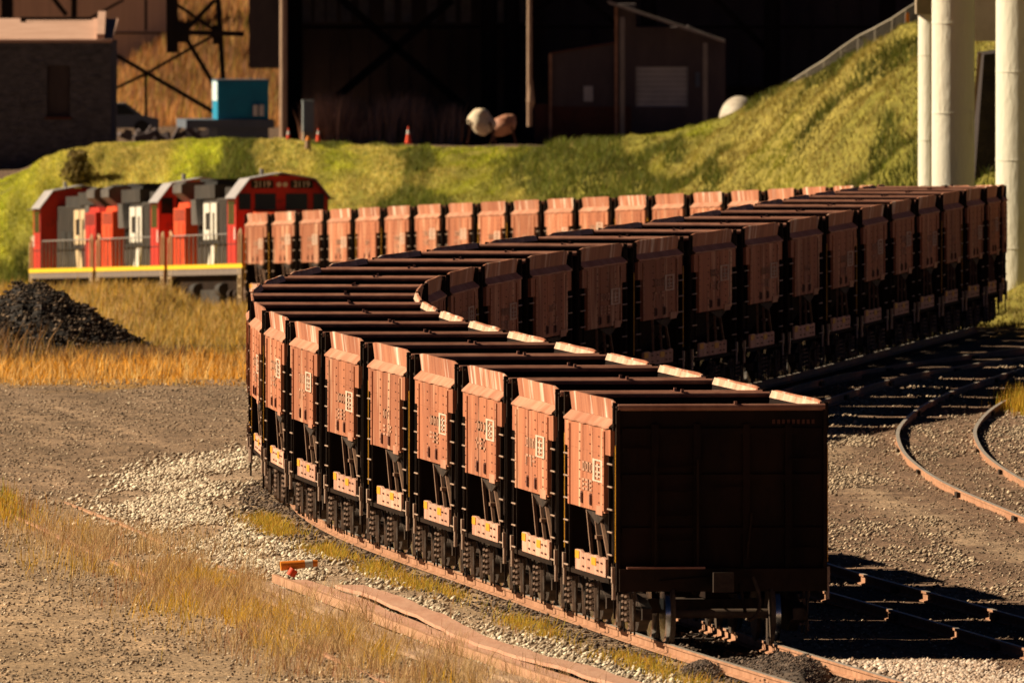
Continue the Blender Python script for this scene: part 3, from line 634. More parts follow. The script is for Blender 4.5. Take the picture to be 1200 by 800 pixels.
    for i in range(4): fs.append((i,(i+1)%4,16+(i+1)%4,16+i))
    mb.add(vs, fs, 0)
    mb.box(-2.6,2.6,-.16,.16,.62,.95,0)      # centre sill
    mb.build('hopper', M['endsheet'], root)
    mb = MB(); 
    for x in (-1.05,1.05): mb.bar((x,-1.38,3.2),(x,1.38,3.2),.08,.06,0)
    mb.build('cross_brace', M['rim'], root)
    # trucks
    for e in (-1, 1):
        mb = MB(); cx = 2.2*e
        for sg in (-1, 1):
            y0, y1 = 1.0*sg, 1.14*sg
            poly = [(-1.12,.50),(-1.12,.34),(-.85,.33),(-.45,.16),(.45,.16),(.85,.33),(1.12,.34),(1.12,.50),(.7,.58),(.3,.72),(-.3,.72),(-.7,.58)]
            mb.prism([(cx+a,z) for a,z in poly],'y',y0,y1,0)
            for a in (-.83,.83): mb.cyl((cx+a,1.0*sg,.42),(cx+a,1.24*sg,.42),.12,10,0)
            mb.bar((cx-.35,1.2*sg,.86),(cx+.35,1.2*sg,.86),.08,.05,0)
            for a in (-1.05,-.5,.5,1.05): mb.bar((cx+a,1.24*sg,.82),(cx+a*.8,1.22*sg,.12),.025,.025,0)
            for a in (-1.05,.5): mb.bar((cx+a,1.23*sg,.60),(cx+a+.3,1.25*sg,.18),.05,.05,1)
        mb.bar((cx,-1.05,.5),(cx,1.05,.5),.3,.2,0)
        tr = mb.build('truck', [M['truck'], M['spring']], root)
        for sg in (-1,1):
            for a in (-.2,.2): mb = MB(); mb.coil((cx+a,1.19*sg), .085, .24, .66, 5, .032, 0); mb.build('spring', M['spring'], tr)
        for a in (-.83,.83):
            mb = MB(); mb.cyl((cx+a,-.8,.42),(cx+a,.8,.42),.07,10,0)
            for sg in (-1, 1):
                mb.cyl((cx+a,.72*sg,.42),(cx+a,.745*sg,.42),.425,28,0,sm=False); mb.cyl((cx+a,.745*sg,.42),(cx+a,.82*sg,.42),.395,28,1,sm=True)
                mb.cyl((cx+a,.68*sg,.42),(cx+a,.72*sg,.42),.45,28,0,sm=False)
            mb.build('wheelset', [M['wheel'], M['tread']], tr)
    return root
# arc-length table of the main track
ds = np.arange(255, 890, .25); px_ = XC(ds); pz_ = ZRAIL(ds)
arc = np.concatenate([[0], np.cumsum(np.sqrt(np.diff(ds)**2+np.diff(px_)**2+np.diff(pz_)**2))])
def at_arc(a): d_ = float(np.interp(a, arc, ds)); return Vector((float(XC(d_)), d_, float(ZRAIL(d_))))
def d2arc(d_): return float(np.interp(d_, ds, arc))
def place(o, a_mid, half):
    p = at_arc(a_mid-half); q = at_arc(a_mid+half); t = (p-q).normalized()      # local +X towards the viewer
    yv = Vector((0,0,1)).cross(t).normalized(); zv = t.cross(yv)
    m = Matrix((t, yv, zv)).transposed().to_4x4(); m.translation = (p+q)/2
    o.matrix_world = m
NW = ['','second','third','fourth','fifth','sixth','seventh','eighth','ninth','tenth','eleventh','twelfth','thirteenth','fourteenth','fifteenth','sixteenth','seventeenth','eighteenth','nineteenth','twentieth','twenty-first','twenty-second']
SV = {}; RIMST = [1]; RIMD = {}
def stencil_variant(me, v):          # other cars carry other worn marks: shifted, partly rubbed out
    key = (me.name.split('~')[0], v)
    if key not in SV:
        b = bmesh.new(); b.from_mesh(me); rr = random.Random(v*13+5); seen = set(); isl = []
        for f in b.faces:
            if f.index in seen: continue
            st = [f]; seen.add(f.index); g = []
            while st:
                q = st.pop(); g.append(q)
                for e in q.edges:
                    for h in e.link_faces:
                        if h.index not in seen: seen.add(h.index); st.append(h)
            isl.append(g)
        dead = []; nowhite = v == 3
        for g in isl:
            block = g[0].material_index == 1
            if (rr.random() < .22) if block else nowhite: dead += g
        bmesh.ops.delete(b, geom=dead, context='FACES')
        dx = (0,.12,-.25,.2,-.1)[v]; dz = (0,.05,.12,-.05,.16)[v]
        for w_ in b.verts: w_.co.x += dx if w_.co.y < 0 else -dx; w_.co.z += dz
        m2 = me.copy(); m2.name = key[0]+'~'+str(v); b.to_mesh(m2); b.free(); SV[key] = m2
    return SV[key]
proto = make_car(); NC = 49; A0 = d2arc(278.0)+3.3
for i in range(NC):
    c = proto if i == 0 else copy_tree(proto)
    place(c, A0+7.3*i, 2.2)
    if i == 0: lab = 'nearest rusty ore car, its shade-blackened end facing the viewer'
    elif i < 10: lab = '%s rusty ore car from the near end, sunlit left side showing' % NW[i]
    elif i == 10: lab = 'rusty ore car at the left bend, eleventh from the near end'
    elif i < 28: lab = 'shaded ore car of the middle run, %s after the left bend' % (NW[i-11] or 'first')
    else: lab = 'far sunlit ore car, %s back from the locomotives' % (NW[NC-1-i] if NC-1-i > 0 else 'first') if NC-1-i else 'far sunlit ore car coupled right behind the nearest locomotive'
    tag(c, lab, 'ore car', 'ore cars coupled in one train')
    if i % 4:
        for cp in [q for q in c.children if q.name.startswith('corner_post')]:
            for es in cp.children:
                if not RIMST: m2 = es.data.copy(); m2.materials.clear(); m2.materials.append(M['rim']); RIMST.append(m2); 
                k2 = (es.data.name,); RIMD.setdefault(k2, None)
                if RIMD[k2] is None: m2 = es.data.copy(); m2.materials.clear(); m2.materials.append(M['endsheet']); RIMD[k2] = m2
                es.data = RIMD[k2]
    for sp in [q for q in c.children if q.name.startswith('side_panel')]:
        for st in list(sp.children):
            v = (i*7) % 5
            if v: st.data = stencil_variant(st.data, v)
# ------------------------------------------------------------------ locomotives
def text_mesh(name, body, size, depth, m, parent, loc, rot, sx=1.0):
    cu = bpy.data.curves.new(name, 'FONT'); cu.body = body; cu.size = size; cu.extrude = depth; cu.align_x = 'CENTER'; cu.align_y = 'CENTER'; cu.offset = .012*size
    t = bpy.data.objects.new('tmp', cu); COL.objects.link(t); dg = bpy.context.evaluated_depsgraph_get()
    me = bpy.data.meshes.new_from_object(t.evaluated_get(dg)); bpy.data.objects.remove(t); bpy.data.curves.remove(cu)
    me.materials.clear(); me.materials.append(m)
    o = bpy.data.objects.new(name, me); COL.objects.link(o); o.parent = parent; o.location = loc; o.rotation_euler = rot; o.scale = (sx,1,1); return o
def make_loco(cab_near=True, aged=False):
    root = empty('locomotive'); K = 1 if cab_near else -1
    W = M['cream'] if aged else M['white']
    def bx(mb, x0,x1,y0,y1,z0,z1,m=0): mb.box(min(x0*K,x1*K),max(x0*K,x1*K),y0,y1,z0,z1,m)
    mb = MB(); bx(mb,-10.2,10.2,-1.5,1.5,1.48,1.70); bx(mb,-10.3,10.3,-1.2,1.2,.9,1.478,1); mb.build('underframe', [M['frame_grey'], M['dark']], root)
    mb = MB()
    for sg in (-1,1):
        x = -10.2
        while x < 10.1: mb.box(x,x+.62,min(1.5*sg,1.53*sg),max(1.5*sg,1.53*sg),1.69,1.83,0); mb.box(x+.62,x+.78,min(1.5*sg,1.528*sg),max(1.5*sg,1.528*sg),1.69,1.80,0); x += .78
    mb.box(-10.2,10.2,-1.498,1.498,1.703,1.76,0)
    mb.build('walkway_edge', M['edge_yellow'], root)
    # cab
    mb = MB(); prof = [(-1.5,1.762),(1.5,1.762),(1.5,3.95),(1.05,4.5),(.6,4.66),(-.6,4.66),(-1.05,4.5),(-1.5,3.95)]
    mb.prism(prof,'x',6.5*K,8.9*K,0)
    cab = mb.build('cab', M['loco_red'], root)
    mb = MB()
    for sg in (-1,1):
        p = [(6.3*K,1.54*sg,3.93),(9.15*K,1.54*sg,3.93),(9.15*K,1.07*sg,4.53),(6.3*K,1.07*sg,4.53)]; q = [(a,b-.0*sg,c+.05) for a,b,c in p]
        mb.add(p+q,[(3,2,1,0),(4,5,6,7),(3,7,6,2),(0,4,7,3),(1,5,4,0),(2,6,5,1)])
        p = [(6.3*K,1.07*sg,4.53),(9.15*K,1.07*sg,4.53),(9.15*K,0,4.72),(6.3*K,0,4.72)]; q = [(a,b,c+.05) for a,b,c in p]
        mb.add(p+q,[(3,2,1,0),(4,5,6,7),(3,7,6,2),(0,4,7,3),(1,5,4,0),(2,6,5,1)])
    mb.build('cab_roof', M['loco_roof'], cab)
    mb = MB(); bx(mb,8.9,10.0,-.95,.95,1.763,3.42); mb.prism([(8.9*K,3.42),(10.0*K,3.42),(8.9*K,3.52)],'y',-.95,.95,0); mb.build('nose', M['loco_red_lit'], root)
    fx = 8.9
    for (y0,y1) in ((-.88,-.2),(.12,.82),(1.02,1.36),(-1.4,-1.02)):
        mb = MB(); bx(mb,fx,fx+.02,y0,y1,3.56,4.08); mb.build('front_window', M['glass'], cab)
    for sg in (-1,1):
        mb = MB(); bx(mb,6.9,7.6,min(1.5*sg,1.515*sg),max(1.5*sg,1.515*sg),3.1,3.85); bx(mb,7.75,8.5,min(1.5*sg,1.515*sg),max(1.5*sg,1.515*sg),3.1,3.85); mb.build('side_window', M['glass'], cab)
        mb = MB(); bx(mb,8.55,8.8,min(1.5*sg,1.52*sg),max(1.5*sg,1.52*sg),2.6,3.0); mb.build('cab_number', M['white'], cab)
        mb = MB(); bx(mb,6.6,8.8,min(1.5*sg,1.75*sg),max(1.5*sg,1.75*sg),3.9,3.93); mb.build('sunshade', M['wing_grey'], cab)
        mb = MB(); bx(mb,6.52,6.56,min(1.5*sg,1.51*sg),max(1.5*sg,1.51*sg),1.8,3.9); bx(mb,7.62,7.68,min(1.5*sg,1.512*sg),max(1.5*sg,1.512*sg),1.8,3.05); bx(mb,6.5,8.9,min(1.5*sg,1.508*sg),max(1.5*sg,1.508*sg),2.45,2.48); mb.build('door_seam', M['loco_dark'], cab)
        y = .62*sg-(.02 if sg < 0 else -.02)
        mb = MB(); bx(mb,fx,fx+.03,y-.36,y+.36,4.25,4.50); nb = mb.build('number_board', M['loco_dark'], cab)
        text_mesh('board_digits','2119',.27,.006,M['white'],nb,((fx+.037)*K,y,4.375),(math.pi/2,0,math.pi/2*K),1.0)
    for y in (-.1,.1):
        mb = MB(); mb.cyl(((fx)*K,y,4.37),((fx+.05)*K,y,4.37),.085,12); mb.build('headlight', M['lamp'], cab)
    # hood
    mb = MB(); bx(mb,-6.6,6.49,-.92,.92,1.763,4.0,0)
    for sg in (-1,1):
        for i in range(16): x0 = -6.5+i*.8; bx(mb,x0,x0+.72,min(.92*sg,.945*sg),max(.92*sg,.945*sg),1.95,2.5,0)
        for x0 in (1.2,3.3): bx(mb,x0,x0+1.4,min(.945*sg,.96*sg),max(.945*sg,.96*sg),2.3,3.1,1)
        for i in range(9): x0 = -.4+i*.72; bx(mb,x0,x0+.1,min(.92*sg,.94*sg),max(.92*sg,.94*sg),2.55,3.95,2)
        for i in range(7): x0 = -6.3+i*.22; bx(mb,x0,x0+.1,min(.92*sg,.95*sg),max(.92*sg,.95*sg),2.6,3.1,1)
        bx(mb,-6.6,6.4,min(.92*sg,.955*sg),max(.92*sg,.955*sg),2.52,2.56,1)
    hood = mb.build('hood', [M['loco_black'], M['loco_dark'], M['truck']], root)
    mb = MB(); bx(mb,-10.0,-6.61,-1.34,1.34,1.763,3.72,0); mb.prism([(-10.0*K,3.72),(-6.61*K,3.72),(-6.9*K,3.9),(-9.6*K,3.9)],'y',-1.2,1.2,0)
    for sg in (-1,1):
        bx(mb,-9.5,-8.4,min(1.34*sg,1.36*sg),max(1.34*sg,1.36*sg),2.1,3.2,0); bx(mb,-8.2,-7.1,min(1.34*sg,1.36*sg),max(1.34*sg,1.36*sg),2.1,3.2,0)
    for sg in (-1,1):
        for i in range(6): z0 = 3.3+i*.065; bx(mb,-9.7,-6.8,min(1.34*sg,1.352*sg),max(1.34*sg,1.352*sg),z0,z0+.03,1)
        bx(mb,-8.33,-8.27,min(1.34*sg,1.355*sg),max(1.34*sg,1.355*sg),1.85,3.25,1)
    mb.build('rear_cabinet', [M['loco_red_lit'] if cab_near else M['loco_red'], M['loco_dark']], root)
    mb = MB(); mb.prism([(-1.38,4.22),(-1.38,4.48),(-1.2,4.58),(1.2,4.58),(1.38,4.48),(1.38,4.22),(1.0,3.91),(-1.0,3.91)],'x',-9.9*K,-7.4*K,0)
    mb.build('radiator', M['wing_grey'], hood)
    mb = MB(); bx(mb,-6.9,-1.2,-1.0,1.0,4.001,4.45); bx(mb,-.8,5.6,-.7,.7,4.001,4.35); mb.build('roof_box', M['loco_black'], hood)
    for x0,r in ((-9.0,.55),(-7.7,.55)): mb = MB(); mb.cyl((x0*K,0,4.581),(x0*K,0,4.68),r,18); mb.build('roof_fan', M['loco_dark'], hood)
    mb = MB(); mb.cyl((1.2*K,0,4.35),(1.2*K,0,4.62),.3,12); mb.build('exhaust_stack', M['loco_dark'], hood)
    mb = MB(); bx(mb,-5.6,-2.2,-.8,.8,4.451,4.55); mb.build('brake_grid', M['loco_dark'], hood)
    mb = MB(); mb.cyl((7.6*K,-.5,4.7),(7.6*K,-.5,4.9),.07,8); mb.build('roof_horn', M['loco_grey'], cab)
    for sg in (-1,1):
        mb = MB()
        for x0 in (-6.2,): mb.prism([(x0*K,3.15),((x0+1.6)*K,3.15),((x0+1.1)*K,3.98),((x0-.25)*K,3.98)],'y',.94*sg,1.18*sg,0)
        mb.build('intake_panel', M['wing_grey'], hood)
        mb = MB(); y0, y1 = (.946*sg, .985*sg)
        def L(u0,u1,z0,z1): mb.box(min(c0+S*u0,c0+S*u1),max(c0+S*u0,c0+S*u1),min(y0,y1),max(y0,y1),z0,z1)
        S = 1 if sg < 0 else -1; c0 = -2.6*K if K > 0 else 1.6
        L(-1.9,-1.35,2.65,3.85); L(-1.35,-.25,3.53,3.85); L(-1.35,-.25,2.65,2.97); L(.1,.65,2.65,3.85); L(.65,1.2,3.53,3.85); L(1.2,1.75,2.65,3.85)
        mb.build('hood_logo', W, hood)
        mb = MB(); x0 = c0+S*.2*K; mb.prism([(c0-.9*K,1.8),(c0+.9*K,1.8),(c0+1.5*K,2.5),(c0+.3*K,2.5)],'y',.946*sg,.985*sg,0); mb.build('white_stripe', W, hood)
    # handrails
    mb = MB()
    for sg in (-1,1):
        for i in range(14): x = -9.3+i*1.2; mb.bar((x*K,1.46*sg,1.76),(x*K,1.46*sg,2.8),.035,.035)
        mb.bar((-9.3*K,1.46*sg,2.8),(6.3*K,1.46*sg,2.8),.035,.035)
    mb.build('side_handrail', M['loco_grey'], root)
    for e in (-1,1):
        for sg in (-1,1):
            mb = MB()
            mb.bar((10.25*e,1.48*sg,.35),(10.25*e,1.46*sg,2.75),.10,.08); mb.bar((9.45*e,1.48*sg,.5),(9.45*e,1.46*sg,2.8),.09,.07)
            mb.bar((9.45*e,1.46*sg,2.8),(9.9*e,1.46*sg,2.95),.05,.05); mb.bar((9.9*e,1.46*sg,2.95),(10.2*e,1.46*sg,2.6),.05,.05)
            for z in (.4,.75,1.1,1.4): mb.box(min(9.5*e,10.25*e),max(9.5*e,10.25*e),min(1.3*sg,1.5*sg),max(1.3*sg,1.5*sg),z,z+.03)
            mb.build('end_handrail', M['cream'], root)
        mb = MB(); mb.box(min(10.3*e,10.45*e),max(10.3*e,10.45*e),-1.35,1.35,.35,1.7); mb.box(min(10.45*e,10.9*e),max(10.45*e,10.9*e),-.15,.15,.75,1.0); mb.build('pilot', M['truck'], root)
    mb = MB(); mb.cyl((-2.6,0,.82),(2.6,0,.82),.62,16); mb.box(-2.6,2.6,-1.3,1.3,.45,1.0); mb.build('fuel_tank', M['loco_black'], root)
    mb = MB(); mb.cyl((3.0,-1.3,1.0),(4.2,-1.3,1.0),.22,12); mb.build('air_tank', M['loco_black'], root)
    mb = MB(); mb.cyl((-4.2,-1.3,1.0),(-3.0,-1.3,1.0),.22,12); mb.build('air_tank', M['loco_black'], root)
    for e in (-1,1):
        mb = MB(); cx = 6.6*e
        for sg in (-1,1):
            mb.prism([(cx-2.5,.45),(cx-2.4,.9),(cx-1.2,1.0),(cx+1.2,1.0),(cx+2.4,.9),(cx+2.5,.45),(cx+2.0,.45),(cx+1.6,.7),(cx-1.6,.7),(cx-2.0,.45)],'y',1.05*sg,1.2*sg,0)
            for a in (-1.95,0,1.95): mb.box(cx+a-.2,cx+a+.2,min(1.05*sg,1.3*sg),max(1.05*sg,1.3*sg),.32,.72,1)
            mb.cyl((cx-1,1.28*sg,.85),(cx-.5,1.28*sg,.85),.14,8,1); mb.cyl((cx+.7,1.28*sg,.85),(cx+1.2,1.28*sg,.85),.14,8,1)
        tr = mb.build('truck', [M['dark'], M['truck']], root)
        for a in (-1.95,0,1.95):
            mb = MB(); mb.cyl((cx+a,-.82,.51),(cx+a,-.7,.51),.51,24); mb.cyl((cx+a,.7,.51),(cx+a,.82,.51),.51,24); mb.cyl((cx+a,-.7,.51),(cx+a,.7,.51),.09,8); mb.build('wheelset', M['wheel'], tr)
    return root
a1 = A0+7.3*(NC-1)+3.65+10.95
L1 = make_loco(True); L2 = copy_tree(L1); L3 = make_loco(False, True)
for i, (o, lab) in enumerate(((L1,'red and black locomotive numbered 2119, nearest of the three'),(L2,'middle locomotive, red cab between the other two engines'),(L3,'leading locomotive at far left with aged cream lettering'))):
    place(o, a1+21.9*i, 6.6); tag(o, lab, 'locomotive', 'locomotives heading the ore train')
# ------------------------------------------------------------------ discarded belts and planks by the old siding
def strip(name, fx, d0, d1, w, z, th, m, label, cat, wav=0.0, seed=0, zw=.0, step=.8):
    mb = MB(); ts = np.arange(d0, d1, step); loc = Vector((float(fx(d0)), d0, 0)); n = len(ts); vs = []
    for i, t in enumerate(ts):
        x = float(fx(t))+wav*(float(fbm(np.array(t*.13+seed), np.array(seed*1.)))-.5); ww = w*(1+.25*(float(fbm(np.array(t*.3+seed*3), np.array(1.)))-.5)); zz = z+zw*(float(fbm(np.array(t*.22+seed*5), np.array(2.)))-.2)
        for (a, b) in ((-ww/2,0),(ww/2,0),(ww/2,th),(-ww/2,th)): vs.append(Vector((x+a, t, zz+b))-loc)
    fs = [(i*4+j, i*4+(j+1)%4, (i+1)*4+(j+1)%4, (i+1)*4+j) for i in range(n-1) for j in range(4)]+[(0,1,2,3),((n-1)*4+3,(n-1)*4+2,(n-1)*4+1,(n-1)*4)]
    mb.add(vs, fs); o = mb.build(name, m, None, loc); return tag(o, label, cat)
gz = -.17
strip('belt_strip', lambda t: XC(t)-3.05, 250, 301, .42, gz+.10, .05, M['belt'], 'long dusty pink belt strip lying beside the ballast, uppermost strip', 'belt strip', .5, 3, .12)
strip('belt_strip', lambda t: XC(t)-3.42, 250, 306, .30, gz+.03, .05, M['belt'], 'lower pink belt strip tucked under the uppermost one', 'belt strip', .25, 8, .05)
strip('scrap_rail', lambda t: XC(t)-3.72, 250, 306.5, .07, gz+.02, .13, M['old_rail'], 'long rusty scrap rail lying parallel to the belt strips', 'scrap rail', .1, 5, .02)
strip('plank', lambda t: XC(t)-4.05, 258, 306, .26, gz+.0, .06, M['plank'], 'grey brown plank lying left of the scrap rail', 'plank', .12, 6, .02)
strip('plank', lambda t: XC(t)-4.42, 262, 304, .22, gz+.0, .05, M['plank'], 'weed covered plank lying furthest left of the discarded strips', 'plank', .2, 9, .03)
def channelizer():
    p = P(348, 661, 308); r = empty('traffic_post', (p.x, 308, gz+.14), math.radians(8), 'orange and white traffic post lying at the end of the strips', 'traffic post')
    mb = MB(); mb.cyl((-.26,0,.07),(.12,0,.10),.075,14,0,r2=.065); mb.cyl((.12,0,.10),(.24,0,.11),.065,14,1); mb.cyl((.24,0,.11),(.32,0,.11),.06,14,0,r2=.05); mb.build('tube', [M['orange'], M['white']], r)
    mb = MB(); mb.cyl((-.12,-.1,-.08),(-.06,-.1,.02),.07,12); mb.build('base', M['cone'], r)
channelizer()
# ------------------------------------------------------------------ background: buildings and dock
DB = 885.0
def X_(px, d=DB): return (px-600)*d/FPX
def Z_(py, d=DB): return HC-(py-YH)*d/FPX
# stone building
def stone_building():
    d0 = 762; r = empty('stone_building', (X_(60,d0), d0, -1.5), 0, 'dark stone building with a pink flat roof at upper left', 'building'); ox, oz = X_(60,d0), -1.5
    x0, x1 = X_(-260,d0)-ox, X_(130,d0)-ox; zt = Z_(50,d0)-oz
    mb = MB(); wx0, wx1, wz0, wz1 = X_(55,d0)-ox, X_(82,d0)-ox, Z_(137,d0)-oz, Z_(77,d0)-oz
    mb.box(x0,wx0,0,12,-1,zt); mb.box(wx1,x1,0,12,-1,zt); mb.box(wx0,wx1,0,12,-1,wz0); mb.box(wx0,wx1,0,12,wz1,zt); mb.box(wx0,wx1,.35,12,wz0,wz1)
    h = .27
    rr = random.Random(2)
    z = .2
    while z < zt-.3:
        x = x0+rr.random()*.4
        while x < x1-.5:
            w = rr.uniform(.35,.7)
            if rr.random() < .5 and not (x+w > wx0-.05 and x < wx1+.05 and z+h > wz0-.1 and z < wz1+.1): mb.box(x,x+w-.04,-rr.uniform(.015,.05),.0-.001,z,z+h-.04)
            x += w
        z += h
    mb.build('wall', M['darkstone'], r)
    mb = MB(); p = [(x0,-.15,zt),(x1+.05,-.15,zt),(x1+.05,12,zt+.72),(x0,12,zt+.72)]; q = [(a,b,c+.12) for a,b,c in p]; mb.add(p+q,[(3,2,1,0),(4,5,6,7),(0,1,5,4),(1,2,6,5),(2,3,7,6),(3,0,4,7)]); mb.build('roof', M['pinkroof'], r)
    mb = MB(); mb.bar((X_(118,d0)-ox,0,zt+.2),(X_(112,d0)-ox,12,zt+1.0),.3,.25); mb.build('parapet', M['pinkroof'], r)
    mb = MB(); mb.bar((X_(18,d0)-ox,10,zt+.85),(X_(102,d0)-ox,10,zt+.85),.12,.12); mb.bar((X_(20,d0)-ox,9.8,zt+.3),(X_(20,d0)-ox,9.8,zt+.9),.22,.15); mb.build('roof_pipe', M['dock_steel'], r)
    mb = MB()
    for i in range(5): xx_ = wx0+(wx1-wx0)*(i+.5)/5; mb.bar((xx_,.2,wz0),(xx_,.2,wz1),.03,.03)
    mb.box(wx0,wx1,.26,.3,wz0,wz1); f = mb.build('window', M['dock_wall'], r)
    mb = MB(); mb.box(wx0-.08,wx1+.08,-.1,.1,wz0-.1,wz0-.002); mb.build('sill', M['brown_metal'], f)
stone_building()
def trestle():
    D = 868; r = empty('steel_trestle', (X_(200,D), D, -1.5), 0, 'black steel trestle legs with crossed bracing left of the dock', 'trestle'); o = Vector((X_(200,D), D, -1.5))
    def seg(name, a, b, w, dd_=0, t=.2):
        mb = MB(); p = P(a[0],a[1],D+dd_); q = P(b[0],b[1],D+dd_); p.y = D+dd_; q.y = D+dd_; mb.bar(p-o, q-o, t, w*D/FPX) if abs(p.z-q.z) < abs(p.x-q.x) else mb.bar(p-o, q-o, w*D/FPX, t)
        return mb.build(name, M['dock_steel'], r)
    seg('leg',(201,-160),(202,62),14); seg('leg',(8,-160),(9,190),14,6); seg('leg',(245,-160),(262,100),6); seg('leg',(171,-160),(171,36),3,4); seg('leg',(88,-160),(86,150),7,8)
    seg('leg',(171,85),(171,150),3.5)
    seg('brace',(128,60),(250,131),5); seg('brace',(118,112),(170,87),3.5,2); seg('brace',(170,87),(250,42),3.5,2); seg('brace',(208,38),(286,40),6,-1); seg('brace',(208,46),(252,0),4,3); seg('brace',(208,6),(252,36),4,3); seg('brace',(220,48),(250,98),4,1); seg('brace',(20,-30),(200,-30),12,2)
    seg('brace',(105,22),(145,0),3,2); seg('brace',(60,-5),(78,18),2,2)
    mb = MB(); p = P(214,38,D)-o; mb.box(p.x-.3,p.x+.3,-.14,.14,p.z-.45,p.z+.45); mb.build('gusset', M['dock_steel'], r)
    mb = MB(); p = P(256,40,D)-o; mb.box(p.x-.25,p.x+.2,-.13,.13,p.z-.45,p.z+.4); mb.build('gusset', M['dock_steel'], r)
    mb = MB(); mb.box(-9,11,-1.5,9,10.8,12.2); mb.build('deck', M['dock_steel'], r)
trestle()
def grey_shed():
    d0 = 985; r = empty('grey_shed', (X_(120,d0), d0, 2.5), 0, 'long grey clad shed behind the trestle at the top', 'shed')
    mb = MB(); mb.box(-9.5,X_(196,d0)-X_(120,d0),0,8,-1.5,6.0)
    x = -9.4
    while x < X_(194,d0)-X_(120,d0): mb.box(x,x+.12,-.04,-.002,-1.5,5.98); x += .3
    mb.build('wall', M['grey_wall'], r)
    mb = MB(); mb.box(-9.8,X_(199,d0)-X_(120,d0),-.4,8.4,6.0,6.3); mb.build('roof', M['awning'], r)
    mb = MB(); mb.box(-9.5,X_(196,d0)-X_(120,d0),-.08,-.042,Z_(38,d0)-2.5-.08,Z_(38,d0)-2.5); mb.build('trim_strip', M['dock_steel'], r)
grey_shed()
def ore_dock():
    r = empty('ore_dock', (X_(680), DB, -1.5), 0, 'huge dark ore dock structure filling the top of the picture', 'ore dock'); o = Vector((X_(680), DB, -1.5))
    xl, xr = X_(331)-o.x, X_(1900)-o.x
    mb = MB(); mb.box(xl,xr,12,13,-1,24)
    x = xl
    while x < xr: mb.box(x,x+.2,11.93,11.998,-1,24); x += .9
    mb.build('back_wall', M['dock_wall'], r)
    mb = MB(); mb.box(xl,xl+.25,-10,11.99,2.2,24); mb.box(xl,xl+.25,-10,2,-1,2.198); mb.build('added_side_wall', M['dock_steel'], r)  # wall added at the dock's left end to shade the interior
    mb = MB(); mb.box(xl-1.5,xr,-12,13.2,12.0,13.2); mb.build('deck', M['dock_steel'], r)  # deck above the view, put overhead to keep the interior in shade
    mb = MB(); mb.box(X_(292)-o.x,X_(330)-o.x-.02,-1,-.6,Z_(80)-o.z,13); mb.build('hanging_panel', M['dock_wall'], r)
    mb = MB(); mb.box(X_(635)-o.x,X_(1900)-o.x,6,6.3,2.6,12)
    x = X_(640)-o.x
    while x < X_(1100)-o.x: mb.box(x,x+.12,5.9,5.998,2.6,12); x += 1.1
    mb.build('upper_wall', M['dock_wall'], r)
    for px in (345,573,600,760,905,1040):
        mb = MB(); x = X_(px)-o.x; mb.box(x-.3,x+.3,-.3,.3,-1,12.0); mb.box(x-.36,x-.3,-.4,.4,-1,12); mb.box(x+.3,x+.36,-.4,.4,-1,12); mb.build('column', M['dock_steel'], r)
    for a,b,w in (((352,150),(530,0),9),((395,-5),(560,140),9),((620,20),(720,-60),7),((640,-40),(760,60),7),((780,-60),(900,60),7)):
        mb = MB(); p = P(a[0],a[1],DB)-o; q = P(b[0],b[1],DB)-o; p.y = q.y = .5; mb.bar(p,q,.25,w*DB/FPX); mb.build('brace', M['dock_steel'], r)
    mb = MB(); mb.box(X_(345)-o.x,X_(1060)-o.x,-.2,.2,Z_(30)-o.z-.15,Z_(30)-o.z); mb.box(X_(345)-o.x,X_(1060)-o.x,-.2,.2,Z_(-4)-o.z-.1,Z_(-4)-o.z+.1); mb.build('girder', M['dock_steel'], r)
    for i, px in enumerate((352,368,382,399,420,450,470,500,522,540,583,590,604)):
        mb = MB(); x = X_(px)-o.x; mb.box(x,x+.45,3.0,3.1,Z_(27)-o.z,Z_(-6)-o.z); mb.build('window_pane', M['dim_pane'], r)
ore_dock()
def simple_pole(name, px, pyb, d, w, m, label, cat, pyt=-200):
    r = empty(name, (X_(px,d), d, Z_(pyb,d)), 0, label, cat); h = Z_(pyt,d)-Z_(pyb,d); ww = w*d/FPX
    mb = MB(); mb.cyl((0,0,-.3),(0,0,h),ww/2,12,0,r2=ww/2*.85); mb.build('shaft', m, r); return r
simple_pole('timber_pole', 332, 156, 850, 9, M['post_wood'], 'pale timber pole at the left end of the ore dock', 'pole')
pp = simple_pole('timber_pole', 620.5, 140, 840, 6, M['post_wood'], 'tall pale timber pole in front of the dark dock centre', 'pole')
mb = MB(); mb.cyl((.05,0,.35),(.05,0,.75),.03,12,0,r2=.17); mb.cyl((.05,0,.75),(.03,0,1.7),.17,12,0,r2=.1); mb.build('pole_wrap', M['post_wood'], pp)
